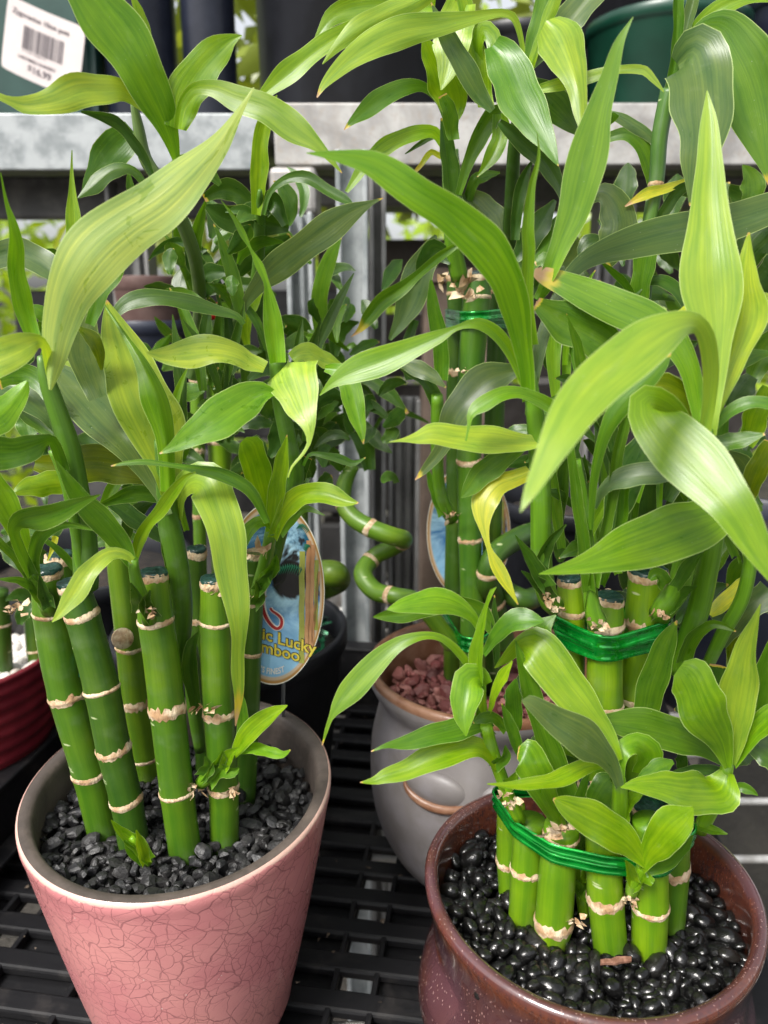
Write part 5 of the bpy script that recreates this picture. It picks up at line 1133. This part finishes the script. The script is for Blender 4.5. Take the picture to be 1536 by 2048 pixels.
# right shoots
s3 = shoot('R3', '1318,1232,44 1336,1205,48 1356,1176,46 1369,1125,44 1378,1080,40 1395,1000,34 1405,920,28 1414,860,24', (.288, .276, .262, .25), 'M')
s4 = shoot('R3', '1350,1345,30 1370,1290,40 1396,1221,44 1414,1142,42 1428,1066,40 1436,1000,34 1446,930,24', (.296, .29, .28, .272), 'M')
s5 = shoot('R3', '1395,1370,24 1414,1333,24 1446,1266,28 1484,1198,28 1502,1120,26 1512,1040,22', (.30, .29, .28), 'M')
LV(s3, [
 ('P', (.248, .232, .205, .185, .172), '1408,860,24 1418,800,28 1422,737,34 1413,675,38 1392,646,40 1354,650,60 1304,677,98 1246,723,114 1192,771,106 1148,822,94 1114,879,76 1087,933,52 1063,981,30 1041,1024,2', dict(roll=-14, fold=.08, wave=.05)),
 ('L', (.256, .235, .215, .205), '1395,900,20 1350,830,50 1300,808,92 1312,840,116 1354,889,122 1415,952,118 1468,1015,94 1505,1080,66 1535,1135,38 1562,1185,6', dict(roll=10, fold=.08, wave=.05)),
 ('B', (.262, .24, .23), '1455,1025,40 1420,1040,90 1370,1058,118 1310,1080,114 1250,1100,94 1190,1122,60 1140,1136,30 1078,1148,2', dict(roll=-10, fold=.14, wave=.05)),
 ('P', (.250, .262, .29), '1418,870,26 1425,805,34 1432,703,60 1427,612,112 1422,551,118 1419,474,98 1416,389,72 1419,322,52 1419,244,34 1414,181,2', dict(roll=8, fold=.14, wave=.04)),
 ('P', (.262, .27), '1428,840,18 1455,745,52 1478,675,92 1490,615,94 1490,560,54 1498,465,4', dict(roll=-20)),
 ('B', (.258, .27, .28), '1400,870,20 1393,800,34 1376,730,46 1345,680,62 1290,640,74 1236,615,76 1185,592,68 1128,566,52 1085,550,36 1068,544,16', dict(roll=14, tip=.12, fold=.08)),
 ('O', (.268, .272), '1388,860,14 1365,805,60 1322,788,84 1282,802,54 1260,812,8', dict(roll=10)),
 ('M', (.262, .255), '1415,870,8 1449,833,24 1489,807,28 1525,805,26 1570,818,20', dict()),
 ('M', (.265, .258), '1416,878,10 1450,886,36 1490,878,32 1530,868,4', dict()),
 ('M', (.27, .275), '1434,815,12 1455,760,26 1480,725,32 1515,708,26 1545,706,10', dict()),
 ('V', (.284, .27), '1340,1215,30 1364,1188,32 1394,1172,2', dict(name='sheath', fold=.5)),
 ('V', (.27, .26), '1354,1175,24 1382,1130,28 1413,1094,2', dict(name='sheath', fold=.5)),
 ('M', (.28, .28), '1300,1160,10 1312,1150,30 1330,1170,34', dict(name='sheath', fold=.6)),
 ('M', (.28, .275), '1395,1050,20 1420,960,40 1440,880,30 1455,830,8', dict()),
])
LV(s4, [
 ('G', (.285, .29), '1445,905,20 1472,935,64 1482,985,54 1470,1030,14', dict()),
 ('O', (.28, .275), '1490,1010,26 1515,940,46 1545,885,34', dict()),
 ('L', (.285, .28), '1495,890,36 1515,830,48 1540,775,30', dict()),
 ('D', (.29, .29), '1462,815,30 1482,780,54 1504,752,26', dict()),
 ('P', (.295, .295), '1490,612,20 1520,600,28 1560,600,22', dict()),
 ('Y', (.295, .295), '1500,640,8 1530,632,30 1570,640,30', dict()),
 ('Y', (.30, .298), '1340,642,6 1368,627,26 1400,608,22', dict()),
 ('M', (.29, .275), '1366,1322,30 1386,1276,28 1420,1249,20 1450,1252,13 1472,1263,3', dict(fold=.4)),
 ('Y', (.30, .30), '1420,1230,20 1455,1200,36 1490,1165,26 1505,1150,5', dict()),
 ('O', (.31, .31), '1470,1330,30 1472,1270,36 1500,1230,20', dict()),
 ('G', (.31, .31), '1440,1290,20 1490,1220,50 1540,1180,60', dict()),
 ('D', (.32, .32), '1420,760,30 1450,700,60 1490,660,60 1530,640,20', dict()),
 ('M', (.31, .31), '1500,760,30 1530,700,60 1560,660,40', dict()),
 ('D', (.32, .32), '1330,1000,30 1370,920,60 1400,880,60 1440,840,20', dict()),
 ('M', (.31, .305), '1270,600,12 1253,570,16 1228,545,15 1200,522,2', dict()),
 ('D', (.325, .325), '1300,1100,30 1290,1000,60 1300,920,60 1330,860,20', dict()),
])
husk(owner('R3'), 1310, 1225, .283, 30, 43)
# --- brown pot, short tier
q1 = shoot('RS1', '1040,1640,26 1020,1600,26 1003,1555,26 983,1497,27 972,1450,24', (.268, .262, .256), 'B')
q2 = shoot('RS1', '972,1470,22 962,1400,22 962,1340,22', (.264, .26), 'L')
LV(q2, [
 ('B', (.26, .252, .245), '968,1375,10 950,1352,13 920,1308,18 882,1276,15 845,1271,18 798,1288,32 744,1335,52 703,1379,50 676,1413,28 662,1436,11 654,1457,9 644,1491,2', dict(roll=10, fold=.14)),
 ('M', (.26, .25, .243), '985,1445,20 945,1450,42 900,1462,50 850,1475,42 800,1488,24 770,1492,11 742,1503,2', dict(roll=-10, tip=.03)),
 ('L', (.258, .25, .244), '992,1540,14 985,1520,24 962,1497,38 925,1497,52 870,1515,56 815,1540,46 770,1553,28 748,1562,16 720,1565,2', dict(roll=12, wave=.1)),
 ('B', (.258, .246, .24), '972,1370,24 955,1352,50 938,1362,64 933,1400,66 928,1430,48 930,1455,20 932,1472,3', dict(roll=-6)),
 ('B', (.262, .25), '966,1265,14 945,1232,24 910,1208,46 870,1200,54 830,1205,46 795,1214,24 774,1219,2', dict(roll=16)),
 ('M', (.28, .275), '990,1268,16 960,1222,38 915,1205,32 850,1216,42 800,1226,38 765,1232,20 746,1234,2', dict()),
 ('B', (.256, .253), '958,1372,24 955,1307,30 963,1256,20 973,1213,9 986,1180,9 993,1174,1', dict(fold=.4)),
 ('D', (.28, .278), '995,1335,10 992,1260,19 990,1225,14 989,1190,2', dict(fold=.4)),
 ('M', (.268, .26), '968,1310,12 993,1271,28 1026,1243,46 1054,1238,46 1088,1242,4', dict(roll=-16)),
 ('M', (.27, .272), '1094,1312,20 1086,1280,42 1086,1255,38 1112,1230,3', dict()),
 ('M', (.257, .252), '1012,1462,16 990,1436,23 965,1436,23 946,1446,4', dict()),
 ('M', (.254, .25), '1040,1512,16 1028,1475,26 1015,1440,22 1003,1406,2', dict(fold=.4)),
 ('L', (.255, .25), '980,1425,7 992,1380,19 1008,1350,24 1025,1322,2', dict()),
 ('M', (.262, .26), '1032,1465,26 1029,1420,36 1026,1385,32 1032,1358,5', dict()),
 ('M', (.258, .25), '990,1530,24 1010,1510,24 1010,1490,3', dict(name='sheath', fold=.6)),
 ('B', (.26, .252), '1010,1580,24 1030,1560,26 1035,1540,3', dict(name='sheath', fold=.6)),
 ('M', (.265, .255), '975,1470,24 958,1440,22 952,1410,3', dict(name='sheath', fold=.6)),
 ('D', (.28, .28), '1010,1400,20 1050,1370,50 1075,1330,40 1090,1290,6', dict()),
])
husk(owner('RS1'), 1022, 1600, .255, 40, 50); husk(owner('RS1'), 1005, 1590, .253, 24, 51)
q3 = shoot('RS3', '1120,1650,30 1112,1632,28 1100,1600,24', (.262, .252), 'L')
LV(q3, [
 ('B', (.252, .246, .244, .250), '1116,1640,30 1097,1600,50 1079,1560,68 1062,1525,74 1050,1500,60 1035,1506,26', dict(roll=-10, fold=-.12)),
 ('M', (.262, .266), '1148,1640,36 1140,1600,42 1118,1545,50 1094,1490,50 1072,1420,42 1055,1360,36 1042,1320,22 1031,1281,2', dict(roll=12, fold=.25)),
 ('L', (.242, .232), '1292,1732,12 1262,1692,52 1225,1662,76 1185,1641,78 1150,1622,58 1122,1607,34 1106,1598,4', dict(roll=12, fold=.12)),
 ('M', (.258, .25), '1160,1640,20 1160,1600,24 1172,1560,14 1178,1540,3', dict()),
])
husk(owner('RS3'), 1110, 1655, .250, 52, 52); husk(owner('RS3'), 1128, 1648, .250, 34, 53); husk(owner('RS3'), 1150, 1835, .256, 30, 54)
q4 = shoot('RS4', '1242,1650,38 1240,1610,34 1240,1580,30 1236,1550,26 1226,1528,24', (.262, .25, .244), 'B')
LV(q4, [
 ('L', (.245, .252, .262, .278), '1240,1520,10 1213,1468,40 1174,1421,68 1136,1375,88 1098,1327,92 1066,1288,86 1040,1290,44 1010,1318,20 989,1336,2', dict(roll=-10, fold=.07, wave=.04)),
 ('G', (.244, .232, .228), '1238,1572,18 1227,1538,30 1208,1510,52 1181,1487,76 1148,1464,80 1110,1441,60 1077,1416,42 1055,1403,26 1044,1402,4', dict(roll=10, fold=.12, wave=.04)),
 ('L', (.246, .234, .228), '1202,1532,18 1179,1532,28 1148,1545,38 1110,1563,34 1072,1568,28 1021,1571,15 974,1568,2', dict(roll=-20)),
 ('B', (.244, .25, .258), '1246,1575,8 1241,1530,22 1249,1496,38 1276,1488,48 1300,1510,58 1292,1550,54', dict(roll=10, fold=-.1)),
 ('M', (.25, .255), '1278,1558,10 1300,1545,30 1325,1530,32 1347,1524,8', dict()),
 ('B', (.256, .25), '1245,1640,34 1252,1610,32 1285,1580,18 1300,1570,4', dict(name='sheath', fold=.5)),
 ('M', (.262, .262), '1190,1635,20 1200,1600,60 1222,1570,66 1240,1550,20', dict()),
 ('M', (.25, .242), '1230,1560,22 1220,1530,24 1205,1505,3', dict(name='sheath', fold=.5)),
])
husk(owner('RS8'), 1190, 1570, .285, 40, 55)
q5 = shoot('RS5', '1262,1790,24 1268,1765,28 1278,1745,26 1288,1728,20', (.252, .244), 'B')
LV(q5, [
 ('L', (.243, .234, .230), '1286,1740,14 1296,1712,40 1314,1688,62 1341,1657,82 1365,1636,64 1380,1622,24 1386,1614,3', dict(roll=14, fold=.14)),
 ('B', (.248, .24), '1270,1770,28 1290,1758,30 1306,1768,16', dict(name='sheath', fold=.6)),
 ('L', (.246, .238), '1262,1760,24 1256,1735,22 1250,1720,3', dict(name='sheath', fold=.6)),
 ('M', (.244, .237), '1290,1745,16 1330,1730,24 1365,1700,20 1385,1670,4', dict(roll=-25)),
])
husk(owner('RS5'), 1262, 1795, .250, 30, 56)
q5b = shoot('RS4', '1168,1840,24 1164,1800,22 1160,1770,20 1162,1730,18', (.272, .266), 'B')
LV(q5b, [('M', (.266, .26), '1164,1790,22 1180,1765,20 1182,1745,3', dict(name='sheath', fold=.6)), ('M', (.266, .26), '1160,1785,20 1148,1765,20 1138,1752,3', dict(name='sheath', fold=.6)), ('B', (.266, .262), '1162,1765,20 1160,1730,20 1158,1700,6', dict())])
q6 = shoot('RS6', '1400,1660,30 1425,1610,32 1448,1560,28 1455,1530,24', (.272, .262), 'B')
LV(q6, [
 ('L', (.262, .245, .238), '1455,1545,30 1442,1582,84 1400,1586,92 1350,1580,76 1300,1571,46 1265,1571,23 1241,1575,2', dict(roll=-10, fold=.08, wave=.05)),
 ('M', (.262, .26), '1462,1535,12 1408,1495,42 1363,1474,74 1304,1456,76 1255,1449,62 1206,1443,34 1176,1434,6', dict(roll=12, fold=.1)),
 ('B', (.256, .246, .25), '1455,1535,14 1444,1487,52 1422,1448,86 1402,1409,102 1387,1369,98 1372,1345,80 1358,1336,36', dict(roll=-8, fold=.1, wave=.04)),
 ('P', (.258, .25), '1464,1525,20 1467,1460,62 1480,1382,74 1490,1315,52 1503,1264,28 1521,1208,2', dict(roll=16, fold=.2)),
 ('M', (.268, .266), '1488,1475,20 1515,1400,44 1530,1330,34 1547,1265,4', dict()),
 ('B', (.258, .25), '1468,1530,18 1495,1482,36 1530,1442,46 1575,1408,30', dict(roll=-15)),
 ('V', (.262, .255), '1480,1480,20 1530,1500,64 1570,1530,70', dict()),
 ('M', (.262, .256), '1440,1590,10 1475,1574,20 1500,1580,18 1516,1591,2', dict()),
 ('V', (.268, .265), '1462,1545,14 1410,1540,24 1360,1546,18 1333,1550,2', dict()),
 ('M', (.278, .272), '1290,1440,44 1304,1372,60 1325,1310,52 1342,1265,28 1354,1241,2', dict(roll=-14, fold=.15)),
 ('B', (.27, .262), '1392,1650,20 1425,1660,20 1455,1668,3', dict(name='sheath')),
 ('M', (.275, .27), '1300,1700,30 1320,1680,30 1330,1660,4', dict(name='sheath')),
 ('D', (.29, .29), '1400,1480,30 1430,1400,50 1440,1330,40', dict()),
 ('D', (.30, .30), '1500,1420,30 1540,1350,50', dict()),
])
husk(owner('RS7'), 1290, 1690, .268, 30, 57)
# filler leaves deeper inside the plants, shade put in as mostly darker greens
rg = random.Random(77)
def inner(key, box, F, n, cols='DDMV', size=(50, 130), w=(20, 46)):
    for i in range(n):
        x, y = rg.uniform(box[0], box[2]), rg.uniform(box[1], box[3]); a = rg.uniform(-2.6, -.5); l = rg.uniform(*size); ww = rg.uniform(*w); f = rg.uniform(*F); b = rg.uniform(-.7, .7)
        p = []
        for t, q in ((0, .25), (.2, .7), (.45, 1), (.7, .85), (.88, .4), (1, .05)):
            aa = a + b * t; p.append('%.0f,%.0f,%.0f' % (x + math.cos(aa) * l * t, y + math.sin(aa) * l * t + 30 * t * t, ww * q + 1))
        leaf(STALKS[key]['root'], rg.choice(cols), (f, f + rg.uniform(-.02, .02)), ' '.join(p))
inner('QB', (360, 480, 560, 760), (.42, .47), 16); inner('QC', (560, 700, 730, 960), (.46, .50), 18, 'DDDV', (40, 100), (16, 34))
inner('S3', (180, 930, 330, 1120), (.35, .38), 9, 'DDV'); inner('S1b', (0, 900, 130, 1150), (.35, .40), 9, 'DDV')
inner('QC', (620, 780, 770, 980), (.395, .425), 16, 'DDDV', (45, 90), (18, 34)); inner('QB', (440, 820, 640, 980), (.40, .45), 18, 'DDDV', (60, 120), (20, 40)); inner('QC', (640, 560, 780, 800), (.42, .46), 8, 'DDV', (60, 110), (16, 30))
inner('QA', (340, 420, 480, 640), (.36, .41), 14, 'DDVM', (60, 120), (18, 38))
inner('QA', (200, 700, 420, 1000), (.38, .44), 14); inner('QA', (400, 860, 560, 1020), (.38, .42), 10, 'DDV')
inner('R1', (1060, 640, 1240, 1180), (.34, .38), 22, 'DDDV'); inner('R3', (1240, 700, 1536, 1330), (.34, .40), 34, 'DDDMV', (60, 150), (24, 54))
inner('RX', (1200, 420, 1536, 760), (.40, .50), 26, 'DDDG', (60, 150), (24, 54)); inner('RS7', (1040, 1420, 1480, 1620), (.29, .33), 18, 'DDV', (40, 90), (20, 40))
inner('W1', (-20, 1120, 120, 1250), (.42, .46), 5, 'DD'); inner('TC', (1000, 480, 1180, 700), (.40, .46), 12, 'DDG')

def upright(key, box, F, n, cols='MBV', size=(140, 280), w=(16, 32)):
    for i in range(n):
        x, y = rg.uniform(box[0], box[2]), rg.uniform(box[1], box[3]); l = rg.uniform(*size); ww = rg.uniform(*w); f = rg.uniform(*F); a = -1.57 + rg.uniform(-.35, .35); b = rg.uniform(-.35, .35); p = []
        for t, q in ((0, .6), (.2, .75), (.45, 1), (.7, .85), (.88, .4), (1, .04)):
            aa = a + b * t; p.append('%.0f,%.0f,%.0f' % (x + math.cos(aa) * l * t, y + math.sin(aa) * l * t, ww * q + 1))
        leaf(STALKS[key]['root'], rg.choice(cols), (f, f + rg.uniform(-.012, .012)), ' '.join(p), fold=rg.uniform(.2, .5))
upright('R2', (1110, 960, 1300, 1150), (.305, .33), 16); upright('R3', (1300, 900, 1500, 1200), (.315, .345), 14); upright('R1', (1080, 720, 1250, 900), (.32, .35), 8)
upright('QB', (400, 640, 640, 900), (.37, .42), 18, 'MVVD', (110, 240), (16, 30)); upright('S3', (180, 900, 380, 1080), (.345, .37), 8, 'MVB')
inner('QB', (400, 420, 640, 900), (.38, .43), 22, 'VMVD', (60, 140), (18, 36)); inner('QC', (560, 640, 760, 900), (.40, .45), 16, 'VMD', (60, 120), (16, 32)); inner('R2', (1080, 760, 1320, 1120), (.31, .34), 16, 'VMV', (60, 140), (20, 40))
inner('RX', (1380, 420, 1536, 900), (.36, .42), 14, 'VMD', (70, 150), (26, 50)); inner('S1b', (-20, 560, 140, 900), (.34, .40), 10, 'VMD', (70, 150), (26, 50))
# ---------------------------------------------------------------- pebbles
def holes(keys, Z):
    out = []
    for k in keys:
        S = STALKS[k]; i = int(np.argmin(abs(S['P'][:, 2] - Z))); out.append((S['P'][i][0], S['P'][i][1], S['rad'][i]))
    return out
M_CHAR = mat_pebble('charcoal_pebble', [(.010, .010, .011), (.022, .021, .021), (.014, .014, .016)], (.045, .042, .040), .34, .25, .5)
M_JET = mat_pebble('polished_black_pebble', [(.004, .004, .004), (.007, .007, .007), (.012, .011, .010)], (.010, .0095, .009), .10, .20, .25)
M_REDG = mat_pebble('red_gravel', [(.11, .024, .022), (.20, .050, .048), (.30, .13, .11), (.15, .036, .034), (.08, .022, .022)], (.30, .16, .13), .5, .2, .5)
M_WPEB = mat_pebble('white_pebble', [(.5, .48, .44), (.65, .62, .58), (.42, .38, .33)], (.3, .26, .2), .5, .2, .4)
pebble_bed('angular matte charcoal pebbles filling the pink pot', (PK[0], PK[1], .109), .0606, .0038, 'angular', M_CHAR, holes(('S1', 'S1b', 'S2', 'S3', 'S4', 'S5', 'S6', 'S7'), .108), 4, dist=1.5)
pebble_bed('shiny rounded jet black pebbles filling the brown pot', (BR[0], BR[1], .0890), .0612, .0035, 'round', M_JET, holes(('RS1', 'RS2', 'RS3', 'RS4', 'RS5', 'RS6', 'RS7', 'RS8', 'R1', 'R2', 'R3'), .088), 9, jz=.0016, dist=1.5)
pebble_bed('mixed red and pink gravel filling the grey pot', (GR[0], GR[1], .112), .0572, .0046, 'angular', M_REDG, holes(('TA', 'TB', 'TC'), .104), 5, name='gravel_bed', piece='stone')
pebble_bed('white pebbles filling the ribbed red pot', (RD[0], RD[1], RH - .009), .064, .0055, 'round', M_WPEB, holes(('W1', 'W2'), RH - .01), 6, maxparts=120)
# ---------------------------------------------------------------- ribbons
zc1_ = zpx(1290, .275)
def tilt(zc, cy, s): return lambda x, y: zc + (y - cy) * s
r2 = STALKS['R2']; z_r = at(1210, 1306, .276)[2]
ribbon('shiny green ribbon round the tall bundle in the brown pot', ('R1', 'R2', 'R3'), tilt(z_r, .276, .0), .0064, 2)
z_s = on_plane(1120, 1700, .083)[1]
zs = at(1120, 1690, .245)[2]
ribbon('shiny green ribbon round the ring of short stalks', ('RS1', 'RS2', 'RS3', 'RS4', 'RS5', 'RS6', 'RS7', 'RS8'), lambda x, y: at(1140, 1712, .252)[2] + (x - .075) * -.02, .0042, 2)
ribbon('green ribbon near the top of the tall grey pot bundle', ('TA', 'TB', 'TC'), tilt(at(952, 640, .395)[2], .395, 0), .0050, 2)
ribbon('green ribbon near the foot of the tall grey pot bundle', ('TA', 'TB', 'TC'), tilt(at(940, 1292, .395)[2], .395, 0), .0050, 2)
# bark chip on the black pebbles
p = on_plane(1232, 1920, .0950); m = MB(); rg = random.Random(4)
U, W = np.array((.0060, .0004, .0003)), np.array((.0003, .0011, .0002))
top = []
for i in range(7):
    s = -1 + i / 3; top.append((p + U * s + W * (1 + rg.uniform(-.4, .4)), p + U * s - W * (1 + rg.uniform(-.4, .4))))
for i in range(6):
    a, b = top[i]; c_, d_ = top[i + 1]; dz = np.array((0, 0, -.0009)); m.add([a, b, d_, c_, a + dz, b + dz, d_ + dz, c_ + dz], [(0, 1, 2, 3), (4, 7, 6, 5), (0, 3, 7, 4), (1, 5, 6, 2)] + ([(0, 4, 5, 1)] if i == 0 else []) + ([(3, 2, 6, 7)] if i == 5 else []))
tag(m.build('bark_chip', simple('bark', (.14, .06, .035), (.24, .12, .08), .8, 400, bump=.4)), 'flat brown bark chip lying on the shiny black pebbles', 'bark chip')
# teal tie between the two left stalks
V, Fc, _ = tube([at(163, 1352, .298), at(166, 1330, .297), at(168, 1310, .300)], [.0012, .0016, .0008], 8)
tag(mesh('plastic_tie', V, Fc, simple('teal_plastic', (.01, .16, .12), rough=.3)), 'scrap of teal plastic tie between the two leftmost stalks', 'tie')
